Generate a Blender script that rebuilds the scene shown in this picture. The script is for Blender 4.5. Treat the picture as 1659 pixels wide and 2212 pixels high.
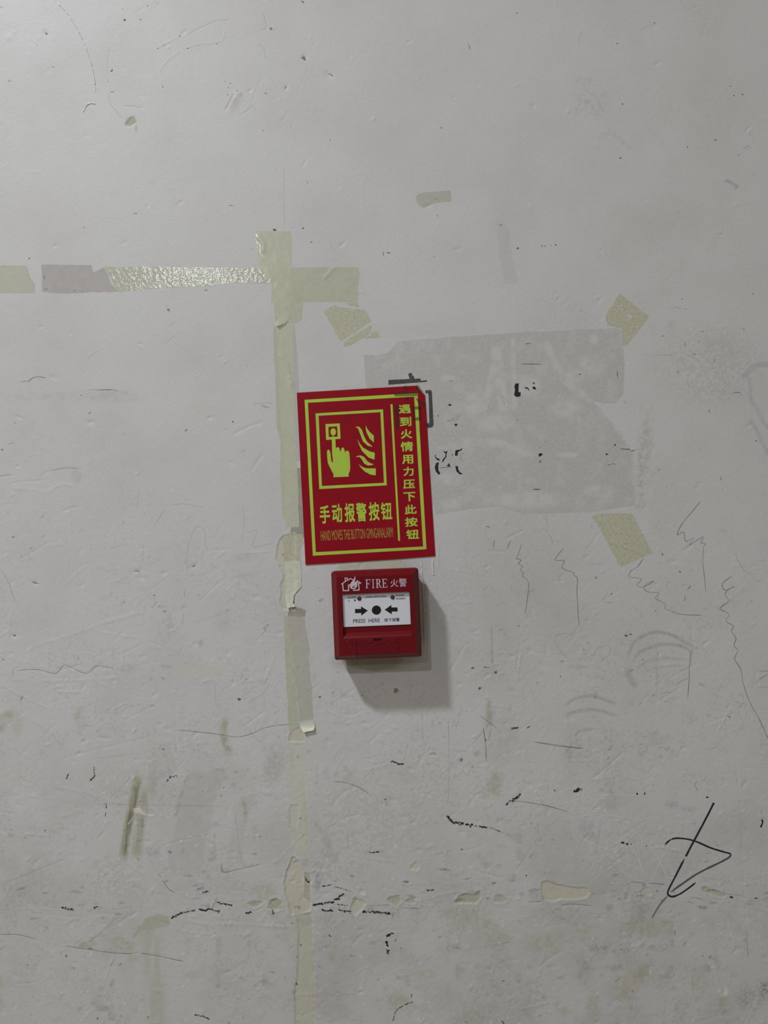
import bpy, bmesh, math, random
import numpy as np
from mathutils import Vector, Matrix
from mathutils.geometry import delaunay_2d_cdt

for o in list(bpy.data.objects):
    bpy.data.objects.remove(o, do_unlink=True)
scene = bpy.context.scene
COL = scene.collection

# ------------------------------------------------------------------ camera
S = 0.00055            # metres on the wall per photo pixel
DIST = 0.913           # camera to wall
ROLL = math.radians(2.4)
CZ = 1.4               # camera height
CX, CY = 829.5, 1106.0
ca, sa = math.cos(ROLL), math.sin(ROLL)

cam = bpy.data.objects.new('camera', bpy.data.cameras.new('camera'))
COL.objects.link(cam)
cam.data.sensor_fit = 'HORIZONTAL'
cam.data.sensor_width = 36.0
cam.data.lens = 36.0 * (DIST / S) / 1659.0
cam.data.clip_start = 0.01
cam.matrix_world = Matrix(((ca, sa, 0, 0), (0, 0, -1, -DIST), (-sa, ca, 0, CZ), (0, 0, 0, 1)))
scene.camera = cam

# ------------------------------------------------------------------ world, lamps, exposure
world = bpy.data.worlds.new('world'); scene.world = world
world.use_nodes = True
bg = world.node_tree.nodes['Background']
bg.inputs[0].default_value = (1.0, 0.86, 0.62, 1)
bg.inputs[1].default_value = 0.13

def ceiling_lamp(x, y, z, power, size=0.22):
    l = bpy.data.lights.new('ceiling_lamp', 'AREA'); l.shape = 'DISK'; l.size = size
    l.energy = power; l.color = (0.925, 0.955, 1.0)
    o = bpy.data.objects.new('ceiling_lamp', l); COL.objects.link(o)
    o.location = (x, y, z)
    return o
ceiling_lamp(-1.30, -1.50, CZ + 2.36, 70)
ceiling_lamp(-1.30, -3.76, CZ + 2.36, 56)
ceiling_lamp(-1.58, -6.35, CZ + 2.36, 60)

vs = scene.view_settings
vs.view_transform = 'Standard'; vs.look = 'None'; vs.gamma = 1.0; vs.use_curve_mapping = False
vs.exposure = 0.0

# ------------------------------------------------------------------ coordinate helpers
ZM = {'A': (0, 0, 2.9625), 'B': (550, 0, 2.9625), 'C': (1100, 0, 2.968), 'D': (0, 840, 2.5136),
      'E': (1000, 1100, 2.5175), 'F': (0, 1400, 2.5136), 'G': (560, 1440, 2.866), 'H': (1100, 1600, 2.968),
      'T': (520, 470, 5.184), 'P': (760, 620, 2.4397), 'L': (0, 540, 2.5136), 'S': (620, 810, 4.8794),
      'X': (680, 1190, 5.1844), 'Y': (730, 1230, 9.7588), 'V1': (570, 680, 4.4267), 'V2': (570, 1130, 4.4267),
      'V3': (570, 1580, 3.5), 'Q': (820, 790, 4.6083), 'R': (1380, 600, 4.172), 'N': (660, 1840, 3.190),
      'K': (1140, 620, 5.925), 'M': (660, 400, 3.456), 'I': (0, 0, 1.0)}

def zp(zone, pts):
    x0, y0, k = ZM[zone]
    return [(x0 + x / k, y0 + y / k) for x, y in pts]

def P(px, py, h=0.0):
    """point at height h (metres) off the wall which lies under that spot of the photo"""
    k = S * (1.0 - h / DIST)
    u = (px - CX) * k; v = (CY - py) * k
    return Vector((u * ca + v * sa, -h, CZ - u * sa + v * ca))

def world_to_px(X, Z):
    dz = Z - CZ
    u = X * ca - dz * sa; v = X * sa + dz * ca
    return CX + u / S, CY - v / S

# ------------------------------------------------------------------ noise on arrays
def hash2(ix, iy, seed):
    n = (ix.astype(np.int64) * 374761393 + iy.astype(np.int64) * 668265263 + seed * 1442695041) & 0xffffffff
    n = ((n ^ (n >> 13)) * 1274126177) & 0xffffffff
    n = n ^ (n >> 16)
    return (n & 0xffffff).astype(np.float32) / float(0xffffff)

def vnoise(x, y, scale, seed=0, sy=None):
    x = np.asarray(x, dtype=np.float32) / scale; y = np.asarray(y, dtype=np.float32) / (sy or scale)
    ix = np.floor(x); iy = np.floor(y); fx = x - ix; fy = y - iy
    fx = fx * fx * (3 - 2 * fx); fy = fy * fy * (3 - 2 * fy)
    a = hash2(ix, iy, seed); b = hash2(ix + 1, iy, seed)
    c = hash2(ix, iy + 1, seed); d = hash2(ix + 1, iy + 1, seed)
    return (a * (1 - fx) + b * fx) * (1 - fy) + (c * (1 - fx) + d * fx) * fy

def fbm(x, y, scale, seed=0, oct=3):
    t = 0; amp = 1; tot = 0
    for i in range(oct):
        t = t + amp * vnoise(x, y, scale / 2 ** i, seed + 17 * i); tot += amp; amp *= 0.55
    return t / tot

def sstep(a, b, x):
    t = np.clip((x - a) / (b - a), 0, 1)
    return t * t * (3 - 2 * t)

# ------------------------------------------------------------------ materials
def mat(name, color, rough=0.6, spec=0.3, alpha=1.0, mottle=None, bump=None, emit=None):
    m = bpy.data.materials.new(name); m.use_nodes = True
    nt = m.node_tree; b = nt.nodes['Principled BSDF']
    b.inputs['Base Color'].default_value = (*color, 1)
    b.inputs['Roughness'].default_value = rough
    b.inputs['Specular IOR Level'].default_value = spec
    b.inputs['Alpha'].default_value = alpha
    geo = None
    if mottle or bump:
        geo = nt.nodes.new('ShaderNodeNewGeometry')
    if mottle:                       # (second colour, scale, low, high[, detail])
        c2, sc, lo, hi = mottle
        n = nt.nodes.new('ShaderNodeTexNoise'); n.inputs['Scale'].default_value = sc
        n.inputs['Detail'].default_value = 5; n.inputs['Roughness'].default_value = 0.65
        nt.links.new(geo.outputs['Position'], n.inputs['Vector'])
        r = nt.nodes.new('ShaderNodeMapRange'); r.inputs[1].default_value = lo; r.inputs[2].default_value = hi
        nt.links.new(n.outputs[0], r.inputs[0])
        mx = nt.nodes.new('ShaderNodeMix'); mx.data_type = 'RGBA'
        mx.inputs[6].default_value = (*color, 1); mx.inputs[7].default_value = (*c2, 1)
        nt.links.new(r.outputs[0], mx.inputs[0]); nt.links.new(mx.outputs[2], b.inputs['Base Color'])
    if bump:                         # (scale, distance in m[, strength])
        n = nt.nodes.new('ShaderNodeTexNoise'); n.inputs['Scale'].default_value = bump[0]
        n.inputs['Detail'].default_value = 3
        nt.links.new(geo.outputs['Position'], n.inputs['Vector'])
        bp = nt.nodes.new('ShaderNodeBump'); bp.inputs['Distance'].default_value = bump[1]
        bp.inputs['Strength'].default_value = bump[2] if len(bump) > 2 else 1.0
        nt.links.new(n.outputs[0], bp.inputs['Height']); nt.links.new(bp.outputs[0], b.inputs['Normal'])
    return m

WALL_RGB = (0.62, 0.617, 0.61)
def wall_material():
    m = bpy.data.materials.new('scuffed_wall_paint'); m.use_nodes = True
    nt = m.node_tree; b = nt.nodes['Principled BSDF']; N = nt.nodes.new; Lk = nt.links.new
    geo = N('ShaderNodeNewGeometry')
    a1 = N('ShaderNodeAttribute'); a1.attribute_name = 'stain_masks'
    a2 = N('ShaderNodeAttribute'); a2.attribute_name = 'wear_masks'
    s1 = N('ShaderNodeSeparateColor'); Lk(a1.outputs['Color'], s1.inputs[0])
    s2 = N('ShaderNodeSeparateColor'); Lk(a2.outputs['Color'], s2.inputs[0])
    def noise(scale, detail=4):
        n = N('ShaderNodeTexNoise'); n.inputs['Scale'].default_value = scale; n.inputs['Detail'].default_value = detail
        Lk(geo.outputs['Position'], n.inputs['Vector']); return n
    def mix(c1, c2, fac):
        mx = N('ShaderNodeMix'); mx.data_type = 'RGBA'
        if isinstance(c1, tuple): mx.inputs[6].default_value = (*c1, 1)
        else: Lk(c1, mx.inputs[6])
        mx.inputs[7].default_value = (*c2, 1); Lk(fac, mx.inputs[0]); return mx.outputs[2]
    def rng(src, lo, hi, a=0.0, c=1.0):
        r = N('ShaderNodeMapRange'); r.inputs[1].default_value = lo; r.inputs[2].default_value = hi
        r.inputs[3].default_value = a; r.inputs[4].default_value = c; Lk(src, r.inputs[0]); return r.outputs[0]
    n1 = noise(9, 5); n2 = noise(420, 4)
    base = mix(WALL_RGB, (0.55, 0.535, 0.52), rng(n1.outputs[0], .45, .75, 0, .5))
    base = mix(base, (0.52, 0.51, 0.49), rng(n2.outputs[0], .5, .75, 0, .35))
    c = mix(base, (0.33, 0.315, 0.285), s1.outputs[0])            # grime
    c = mix(c, (0.40, 0.385, 0.255), s1.outputs[1])               # olive adhesive residue
    c = mix(c, (0.57, 0.545, 0.43), s1.outputs[2])                # bare cream plaster
    c = mix(c, (0.05, 0.05, 0.05), a1.outputs['Alpha'])           # black scuffs
    c = mix(c, (0.60, 0.60, 0.46), s2.outputs[0])                 # faint yellowed glue
    c = mix(c, (0.36, 0.37, 0.40), s2.outputs[1])                 # blue-grey rubbed marker
    c = mix(c, (0.70, 0.69, 0.68), s2.outputs[2])                 # clean / fresh white
    c = mix(c, (0.42, 0.25, 0.08), a2.outputs['Alpha'])           # rust specks
    Lk(c, b.inputs['Base Color'])
    b.inputs['Roughness'].default_value = 0.5
    b.inputs['Specular IOR Level'].default_value = 0.35
    nb = noise(380, 5); nb2 = noise(900, 2)
    bp = N('ShaderNodeBump'); bp.inputs['Distance'].default_value = 0.00036; bp.inputs['Strength'].default_value = 0.3
    Lk(nb.outputs[0], bp.inputs['Height'])
    bp2 = N('ShaderNodeBump'); bp2.inputs['Distance'].default_value = 0.00014; bp2.inputs['Strength'].default_value = 0.6
    Lk(nb2.outputs[0], bp2.inputs['Height']); Lk(bp.outputs[0], bp2.inputs['Normal'])
    Lk(bp2.outputs[0], b.inputs['Normal'])
    return m

M = {}
M['wall'] = wall_material()
M['tape_rippled'] = mat('rippled_glossy_tape', (0.70, 0.71, 0.58), 0.10, 1.0, 0.6, ((0.66, 0.67, 0.50), 30, .4, .7), (230, .00042, .9))
M['tape'] = mat('yellowed_clear_tape', (0.73, 0.735, 0.57), 0.16, 0.5, 0.68, ((0.67, 0.675, 0.51), 90, .4, .7), (110, .00022, .6))
M['tape_flat'] = mat('dull_yellow_tape', (0.66, 0.67, 0.50), 0.34, 0.35, 0.65, ((0.60, 0.61, 0.46), 150, .4, .7), (300, .00015, .7))
M['tape_faint'] = mat('faint_yellow_tape_trace', (0.68, 0.69, 0.50), 0.34, 0.35, 0.5, ((0.62, 0.63, 0.48), 150, .4, .7), (300, .00015, .7))
M['tape_old'] = mat('aged_tape_residue', (0.65, 0.64, 0.48), 0.6, 0.25, 0.8, ((0.52, 0.51, 0.38), 330, .42, .66), (420, .0002, .9))
M['tape_pale'] = mat('pale_tape_backing', (0.66, 0.675, 0.54), 0.3, 0.4, 1.0, ((0.58, 0.59, 0.47), 160, .4, .7), (160, .0005, .9))
M['film'] = mat('clear_tape_film', (0.55, 0.55, 0.52), 0.2, 0.5, 0.22, None, (120, .0003, .6))
M['film_dark'] = mat('dirty_clear_film', (0.38, 0.37, 0.28), 0.35, 0.4, 0.55, ((0.5, 0.48, 0.38), 90, .4, .7))
M['film_grey'] = mat('grey_tape_film', (0.60, 0.58, 0.45), 0.3, 0.4, 0.4, ((0.64, 0.62, 0.50), 180, .4, .7))
M['residue_pink'] = mat('pinkish_paper_residue', (0.56, 0.52, 0.49), 0.6, 0.2, 0.5, ((0.62, 0.59, 0.57), 120, .4, .7))
M['ink'] = mat('black_marker_ink', (0.022, 0.023, 0.026), 0.5, 0.3)
M['ink_grey'] = mat('faded_marker_ink', (0.10, 0.105, 0.115), 0.5, 0.3, 0.85)
M['ink_faint'] = mat('rubbed_marker_ink', (0.22, 0.23, 0.25), 0.5, 0.3, 0.7)
M['pencil'] = mat('pencil_graphite', (0.19, 0.19, 0.19), 0.5, 0.4, 0.58)
M['pencil_faint'] = mat('faint_pencil_graphite', (0.30, 0.30, 0.30), 0.5, 0.4, 0.27)
M['scratch'] = mat('fresh_scratch_plaster', (0.80, 0.79, 0.77), 0.6, 0.2, 0.6)
M['gloss'] = mat('glossy_varnish_bead', (0.68, 0.68, 0.68), 0.12, 0.8)
M['paint_drip'] = mat('white_paint_drip', (0.64, 0.635, 0.615), 0.35, 0.4)
M['spot_dark'] = mat('dark_pit_dirt', (0.15, 0.145, 0.125), 0.8, 0.1, 0.9)
M['spot_olive'] = mat('olive_pit', (0.24, 0.235, 0.165), 0.8, 0.1, 1, ((0.3, 0.29, 0.2), 600, .4, .6))
M['spot_grey'] = mat('grey_scuff', (0.30, 0.30, 0.295), 0.8, 0.1, 0.65)

# ------------------------------------------------------------------ wall fields (relief in mm, stain masks)
NXH, NYH, STEP = 916, 1180, 2.0            # dense cells, photo pixels per cell
GX = (np.arange(NXH + 1) - NXH / 2) * STEP * S
GZ = (np.arange(NYH + 1) - NYH / 2) * STEP * S + CZ
WX, WZ = np.meshgrid(GX, GZ)
PX, PY = world_to_px(WX, WZ)
PX = PX.astype(np.float32); PY = PY.astype(np.float32)
Hh = np.zeros_like(PX)
zeros = lambda: np.zeros_like(PX)
grime, olive, cream, black = zeros(), zeros(), zeros(), zeros()
yellow, blue, white, rust = zeros(), zeros(), zeros(), zeros()

def window(pts, pad):
    w = [P(x, y) for x, y in pts]
    pad = pad * S
    i0 = int((min(p.x for p in w) - pad - GX[0]) / (STEP * S)); i1 = int((max(p.x for p in w) + pad - GX[0]) / (STEP * S)) + 2
    j0 = int((min(p.z for p in w) - pad - GZ[0]) / (STEP * S)); j1 = int((max(p.z for p in w) + pad - GZ[0]) / (STEP * S)) + 2
    i0 = max(0, min(NXH, i0)); i1 = max(0, min(NXH + 1, i1)); j0 = max(0, min(NYH, j0)); j1 = max(0, min(NYH + 1, j1))
    return slice(j0, j1), slice(i0, i1)

def seg_dist(x, y, pts):
    d = np.full(x.shape, 1e9, np.float32); t_all = np.zeros(x.shape, np.float32)
    n = max(1, len(pts) - 1)
    for i in range(len(pts) - 1):
        ax, ay = pts[i]; bx, by = pts[i + 1]
        dx, dy = bx - ax, by - ay; L2 = dx * dx + dy * dy + 1e-9
        t = np.clip(((x - ax) * dx + (y - ay) * dy) / L2, 0, 1)
        dd = np.hypot(x - ax - t * dx, y - ay - t * dy)
        m = dd < d
        d = np.where(m, dd, d); t_all = np.where(m, (i + t) / n, t_all)
    return d, t_all

def inside(x, y, poly):
    r = np.zeros(np.shape(x), bool); n = len(poly)
    for i in range(n):
        x1, y1 = poly[i]; x2, y2 = poly[(i + 1) % n]
        if y1 == y2: continue
        c = ((y1 > y) != (y2 > y)) & (x < (x2 - x1) * (y - y1) / (y2 - y1) + x1)
        r ^= c
    return r

def signed(x, y, poly):
    d, _ = seg_dist(x, y, list(poly) + [poly[0]])
    return np.where(inside(x, y, poly), -d, d)

def smooth_pts(pts, n=6, closed=False):
    p = list(pts)
    if len(p) < 3: return p
    out = []; L = len(p); rg = L if closed else L - 1
    for i in range(rg):
        p0 = p[(i - 1) % L] if closed or i > 0 else p[i]
        p1 = p[i]; p2 = p[(i + 1) % L]
        p3 = p[(i + 2) % L] if closed or i + 2 < L else p2
        for k in range(n):
            t = k / n
            out.append(tuple(0.5 * ((2 * p1[c]) + (-p0[c] + p2[c]) * t + (2 * p0[c] - 5 * p1[c] + 4 * p2[c] - p3[c]) * t * t
                                    + (-p0[c] + 3 * p1[c] - 3 * p2[c] + p3[c]) * t ** 3) for c in (0, 1)))
    if not closed: out.append(p[-1])
    return out

SEED = [100]
def nseed():
    SEED[0] += 7; return SEED[0]

def smear(field, zone, pts, width, strength, soft=0.6, rough=0.6, scale=8, sy=None, smooth=True, taper=0.25):
    pts = zp(zone, pts)
    if smooth: pts = smooth_pts(pts, 5)
    w = width / ZM[zone][2] / 2
    win = window(pts, w * 2.2 + 4); x = PX[win]; y = PY[win]
    d, t = seg_dist(x, y, pts)
    m = 1 - sstep(w * (1 - soft), w * (1 + soft), d)
    if taper: m = m * sstep(0, taper, t + .04) * sstep(0, taper, 1.04 - t)
    s = nseed(); n = fbm(x, y, scale, s, 3)
    if sy: n = vnoise(x, y, scale, s, sy)
    m = m * (1 - rough + rough * sstep(.3, .7, n))
    field[win] = np.maximum(field[win], strength * m)

def blob(field, zone, cx, cy, rx, ry, strength, ang=0, soft=0.5, rough=0.6, scale=8):
    k = ZM[zone][2]; (c,) = zp(zone, [(cx, cy)]); rx /= k; ry /= k
    R = max(rx, ry) * 1.6 + 4
    win = window([c], R); x = PX[win] - c[0]; y = PY[win] - c[1]
    a = math.radians(ang); xr = x * math.cos(a) + y * math.sin(a); yr = -x * math.sin(a) + y * math.cos(a)
    s = nseed()
    d = np.hypot(xr / rx, yr / ry) + 0.5 * (vnoise(PX[win], PY[win], max(rx, ry) * .6, s) - .5)
    m = 1 - sstep(1 - soft, 1 + soft, d)
    m = m * (1 - rough + rough * sstep(.3, .7, fbm(PX[win], PY[win], scale, s + 3)))
    field[win] = np.maximum(field[win], strength * m)

def patch(field, zone, pts, strength, depth=0.0, jag=2.0, edge=1.3, rough=0.3, scale=9, rim=0.0):
    pts = zp(zone, pts)
    win = window(pts, 8 + jag); x = PX[win]; y = PY[win]; s = nseed()
    d = signed(x, y, pts) + jag * 2 * (fbm(x, y, 9, s) - .5)
    m = 1 - sstep(-edge, edge * .6, d)
    if strength:
        field[win] = np.maximum(field[win], strength * m * (1 - rough + rough * fbm(x, y, scale, s + 9)))
    if depth: Hh[win] -= 1.4 * depth * m
    if rim: Hh[win] += 1.6 * rim * np.exp(-((d - 2.5) / 2.0) ** 2)

def chip(field, zone, cx, cy, rx, ry, strength=1.0, depth=0.4, ang=0, rim=0.12):
    a = math.radians(ang); pts = []
    for i in range(14):
        t = i / 14 * 2 * math.pi; r = 1 + .18 * math.sin(3 * t + cx) + .1 * math.sin(5 * t + cy)
        ex, ey = rx * r * math.cos(t), ry * r * math.sin(t)
        pts.append((cx + ex * math.cos(a) - ey * math.sin(a), cy + ex * math.sin(a) + ey * math.cos(a)))
    patch(field, zone, pts, strength, depth, 1.5, 1.4, rim=rim)

def groove(zone, pts, width=3.0, depth=0.25, rough=0.5, smooth=True):
    """negative depth raises a ridge; width in photo pixels"""
    pts = zp(zone, pts)
    if smooth: pts = smooth_pts(pts, 5)
    win = window(pts, width * 3); x = PX[win]; y = PY[win]
    d, t = seg_dist(x, y, pts)
    g = np.exp(-(d / width) ** 2) * sstep(0, .15, t + .03) * sstep(0, .15, 1.03 - t)
    g = g * (1 - rough + rough * vnoise(x, y, 12, nseed()) * 1.6)
    Hh[win] -= 0.6 * depth * g

def dent(zone, cx, cy, r=4.0, depth=0.35, ang=0, asp=1.0):
    (c,) = zp(zone, [(cx, cy)])
    win = window([c], r * 4); x = PX[win] - c[0]; y = PY[win] - c[1]
    a = math.radians(ang); xr = x * math.cos(a) + y * math.sin(a); yr = -x * math.sin(a) + y * math.cos(a)
    Hh[win] -= depth * np.exp(-((xr / (r * asp)) ** 2 + (yr / r) ** 2))

# broad unevenness of the plaster, rougher and dirtier towards the bottom
def base_fields(px, py):
    low = sstep(1250, 2000, py)
    h = 0.55 * (fbm(px, py, 330, 1) - .5) + 0.16 * (fbm(px, py, 60, 5) - .5)
    h = h + (0.045 + 0.06 * low) * (fbm(px, py, 16, 9) - .5)
    h = h + 0.10 * low * sstep(.5, .8, fbm(px, py, 26, 12)) * (vnoise(px, py, 6, 14) - .5)
    dn = fbm(px, py, 120, 21, 4)
    g = (0.08 + 0.20 * sstep(1400, 2100, py)) * sstep(.40, .75, dn) * (.4 + .8 * fbm(px, py, 16, 23))
    g = g + 0.16 * sstep(1500, 2150, py)
    g = g + (0.05 + 0.30 * low) * sstep(.62, .8, fbm(px, py, 22, 25)) * sstep(.45, .7, fbm(px, py, 200, 27))
    o = 0.55 * sstep(1850, 2150, py) * sstep(.52, .72, fbm(px, py, 90, 31)) * sstep(.3, .7, fbm(px, py, 14, 33))
    o = o + 0.10 * sstep(1500, 2000, py) * sstep(.5, .7, fbm(px, py, 70, 35))
    return h, g, o
_h, _g, _o = base_fields(PX, PY)
Hh += _h; grime += _g; olive += _o
mid = sstep(900, 1500, PY)
Hh += (0.03 + 0.07 * mid) * (vnoise(PX, PY, 5, 41) - .5) * (0.4 + 1.2 * sstep(.4, .65, fbm(PX, PY, 90, 43)))
Hh += 0.09 * mid * (vnoise(PX, PY, 11, 45) - .5)
grime += 0.22 * (0.25 + 0.75 * mid) * sstep(.6, .85, vnoise(PX, PY, 4, 47)) * sstep(.35, .65, fbm(PX, PY, 60, 49))
grime += 0.25 * np.exp(-(((PX - 1080) / 220) ** 2 + ((PY - 1300) / 170) ** 2)) * (.5 + .5 * fbm(PX, PY, 30, 51))
rng = random.Random(5)
# many small unnamed dents, nicks and rubbed specks
for i in range(1150):
    x = rng.uniform(-20, 1680); y = rng.uniform(-20, 2230)
    if rng.random() > 0.14 + 0.86 * max(0, min(1, (y - 750) / 1000)): continue
    dent('I', x, y, rng.uniform(1.8, 3.8), rng.choice((-1, 1, 1)) * rng.uniform(.08, .5), rng.uniform(-60, 30), rng.uniform(1, 3.2))
for i in range(340):
    x = rng.uniform(-20, 1659); y = rng.uniform(1150, 2212); a = rng.gauss(-.5, .8); L = rng.uniform(10, 80)
    groove('I', [(x, y), (x + L * math.cos(a), y + L * math.sin(a))], rng.uniform(1.6, 2.3), rng.choice((-1, 1)) * rng.uniform(.12, .5))
for i in range(60):
    x = rng.uniform(-20, 1659); y = rng.uniform(1300, 2180); a = rng.uniform(0, 3.1); L = rng.uniform(30, 120)
    groove('I', [(x, y), (x + L * .5 * math.cos(a) + rng.uniform(-12, 12), y + L * .5 * math.sin(a)), (x + L * math.cos(a), y + L * math.sin(a))], 1.7, rng.choice((-1, 1)) * rng.uniform(.2, .5))
for i in range(1100):
    x = rng.uniform(0, 1659); y = 2230 - abs(rng.gauss(0, 620)); cl = float(fbm(np.array([x]), np.array([y]), 130, 53)[0])
    if cl < .42 + .12 * rng.random(): continue
    blob(rng.choice((grime, grime, grime, black, blue)), 'I', x, y, rng.uniform(1.5, 6), rng.uniform(.9, 1.8), rng.uniform(.25, .7), rng.gauss(-20, 35), .5, .3, 4)
for i in range(260):
    x = rng.uniform(0, 1659); y = 2230 - abs(rng.gauss(0, 520))
    blob(white, 'I', x, y, rng.uniform(1.5, 5), rng.uniform(1, 2), rng.uniform(.5, 1), rng.uniform(0, 180), .5, .2, 4); dent('I', x, y, 2.2, -.25, 0, 1.3)
# --- upper left
for pts in ([(1010, 310), (1050, 285), (1150, 235)], [(1195, 225), (1300, 170), (1380, 135), (1470, 125)],
            [(1195, 310), (1260, 290), (1400, 270), (1430, 250), (1450, 180)], [(1020, 460), (1080, 385), (1150, 330)],
            [(700, 600), (705, 660), (750, 720), (790, 775)], [(690, 480), (690, 380), (710, 300)], [(780, 680), (850, 680), (920, 690)],
            [(730, 180), (740, 220), (720, 250)], [(1000, 500), (1010, 540), (1040, 550)], [(860, 90), (940, 40)],
            [(200, 170), (260, 240), (300, 310)], [(280, 190), (310, 240)], [(240, 330), (250, 360)], [(0, 940), (60, 860)],
            [(0, 1090), (70, 1030)], [(170, 1100), (260, 1100), (270, 1070)], [(530, 860), (580, 880)], [(620, 920), (690, 915)],
            [(880, 610), (950, 612)], [(1640, 560), (1600, 690), (1530, 740)]):
    groove('A', pts, 2.0, rng.choice((.16, -.14)))
for x, y, r, d in ((60, 240, 7, -.25), (90, 210, 4, -.2), (440, 910, 6, -.15), (290, 215, 4, .2), (560, 870, 8, .12), (190, 350, 4, -.15), (255, 240, 4, -.2)):
    dent('A', x, y, r, d)
for i in range(40):
    t = rng.uniform(0, 6.28); r = rng.uniform(120, 260)
    x, y = 90 + r * math.cos(t), 330 + r * math.sin(t) * 1.1
    groove('A', [(x, y), (x + rng.uniform(-30, 30), y + rng.uniform(-30, 30))], 2.0, rng.choice((.10, -.10)))
dent('A', 1495, 655, 9, -.7, -62, 2.2); groove('A', [(1440, 705), (1470, 650), (1497, 600)], 2.2, .6)
smear(olive, 'A', [(1440, 705), (1470, 650), (1497, 600)], 14, .8, .5, .3); smear(grime, 'A', [(1460, 690), (1520, 620), (1560, 600)], 26, .35)
for pts in ([(50, 80), (70, 130), (75, 180), (40, 185)], [(25, 285), (60, 310), (75, 380)], [(360, 305), (385, 265)], [(160, 775), (190, 750), (200, 725), (270, 720)],
            [(330, 470), (350, 420)], [(20, 545), (60, 495)], [(300, 520), (320, 515), (335, 530)], [(1370, 265), (1385, 310), (1410, 350)], [(1010, 560), (1090, 490)]):
    groove('B', pts, 2.1, .2)
dent('B', 475, 480, 6, .5, 35, 1.8); dent('B', 200, 560, 4, .4, -60, 1.6); dent('B', 318, 365, 6, .5)
for x, y in ((120, 180), (360, 235), (160, 640)): dent('B', x, y, 4, -.2)
blob(grime, 'C', 530, 660, 120, 90, .30, 0, .5, .95, 5); blob(grime, 'C', 500, 530, 100, 40, .2, 0, .5, .95, 5)
smear(grime, 'C', [(560, 900), (650, 850), (740, 920), (850, 980)], 40, .22)
smear(blue, 'C', [(1375, 1168), (1400, 1160), (1435, 1178), (1462, 1195), (1440, 1212)], 18, .75, .4, .4)
blob(blue, 'C', 1563, 1115, 10, 14, .4); smear(blue, 'C', [(1535, 870), (1560, 835)], 10, .5)
# --- right side rubbed marker and scuffs
smear(blue, 'R', [(1230, 775), (1100, 785), (1040, 800), (1000, 830), (950, 885)], 48, .45, .4, .4, taper=0)
smear(blue, 'R', [(940, 880), (1000, 930), (1005, 1080), (1060, 1180), (1110, 1280), (1200, 1400)], 38, .42, .4, .5, taper=0)
smear(blue, 'R', [(1010, 1290), (1060, 1370), (1110, 1480), (1200, 1640)], 36, .4, .4, .4, taper=0)
blob(grime, 'R', 640, 800, 420, 330, .30, 0, .7, 1.0, 4); blob(grime, 'R', 40, 1650, 60, 420, .4, 5, .6, .9, 5)
blob(grime, 'R', 300, 410, 40, 60, .25); blob(grime, 'R', 760, 650, 200, 120, .35, 20, .7, 1, 3)
for i in range(60):
    dent('R', rng.uniform(-20, 160), rng.uniform(1150, 2100), rng.uniform(2, 4), rng.choice((-.14, .12)), 90, 2)
for i in range(50):
    dent('K', rng.uniform(150, 1000), rng.uniform(50, 560), rng.uniform(1.8, 3), rng.uniform(.05, .16), rng.uniform(0, 180), 2)
for i in range(80):
    blob(grime, 'K', rng.uniform(200, 950), rng.uniform(150, 560), rng.uniform(6, 16), rng.uniform(4, 9), .3, rng.uniform(0, 180))
# --- old tape ghosts
patch(grime, 'M', [(1420, 270), (1520, 300), (1545, 500), (1590, 740), (1480, 740), (1450, 560)], .22, 0, 2, 3, .5)
patch(yellow, 'M', [(600, 1050), (640, 1040), (630, 1110), (605, 1120)], .6); patch(yellow, 'M', [(665, 1055), (700, 1050), (690, 1080)], .6)
patch(grime, 'M', [(500, 1030), (1100, 1015), (1150, 1075), (760, 1150), (500, 1140)], .12, 0, 4, 4, .5)
# --- left middle
for pts in ([(50, 520), (110, 505), (260, 500)], [(215, 490), (270, 445), (360, 428), (440, 435)], [(0, 475), (60, 465)]): groove('D', pts, 2.2, .3)
for pts in ([(50, 540), (160, 545), (250, 560), (330, 520), (420, 530)], [(170, 1400), (400, 1330), (600, 1260), (770, 1215)]): groove('D', pts, 3.5, -.3)
for pts in ([(1325, 440), (1360, 448), (1395, 400), (1430, 350)], [(1265, 250), (1350, 205), (1430, 180)], [(335, 665), (380, 650), (430, 640)]): groove('D', pts, 3.0, .5)
for x, y, a in ((740, 990, 0), (890, 1000, -20), (1050, 965, -20), (1390, 1130, 0), (190, 1055, 20), (490, 182, 0), (765, 1025, 20), (80, 1342, 0)):
    dent('D', x, y, 4.5, .5, a, 1.8)
blob(grime, 'D', 600, 45, 160, 32, .25); blob(yellow, 'D', 1090, 90, 50, 50, .4); blob(grime, 'D', 1330, 915, 60, 22, .25, -10, .6, .9, 3)
blob(grime, 'D', 1340, 1010, 60, 18, .25, -8, .6, .9, 3); blob(grime, 'D', 1215, 1260, 45, 50, .22); blob(grime, 'D', 415, 475, 30, 40, .3)
blob(grime, 'D', 240, 40, 220, 30, .2); blob(grime, 'D', 920, 1300, 14, 90, .25); blob(grime, 'D', 1090, 1380, 18, 20, .4)
for x, y, r in ((865, 1182, 10), (895, 1208, 13), (828, 1184, 6), (990, 1184, 7), (672, 1157, 9)): blob(rust, 'D', x, y, r, r * .45, .75, 0, .3, .2)
for i in range(50):
    x, y = rng.uniform(0, 420), rng.uniform(60, 420); groove('D', [(x, y), (x + rng.uniform(10, 60), y + rng.uniform(-25, 15))], 2.0, rng.choice((.09, -.09)))
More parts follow.
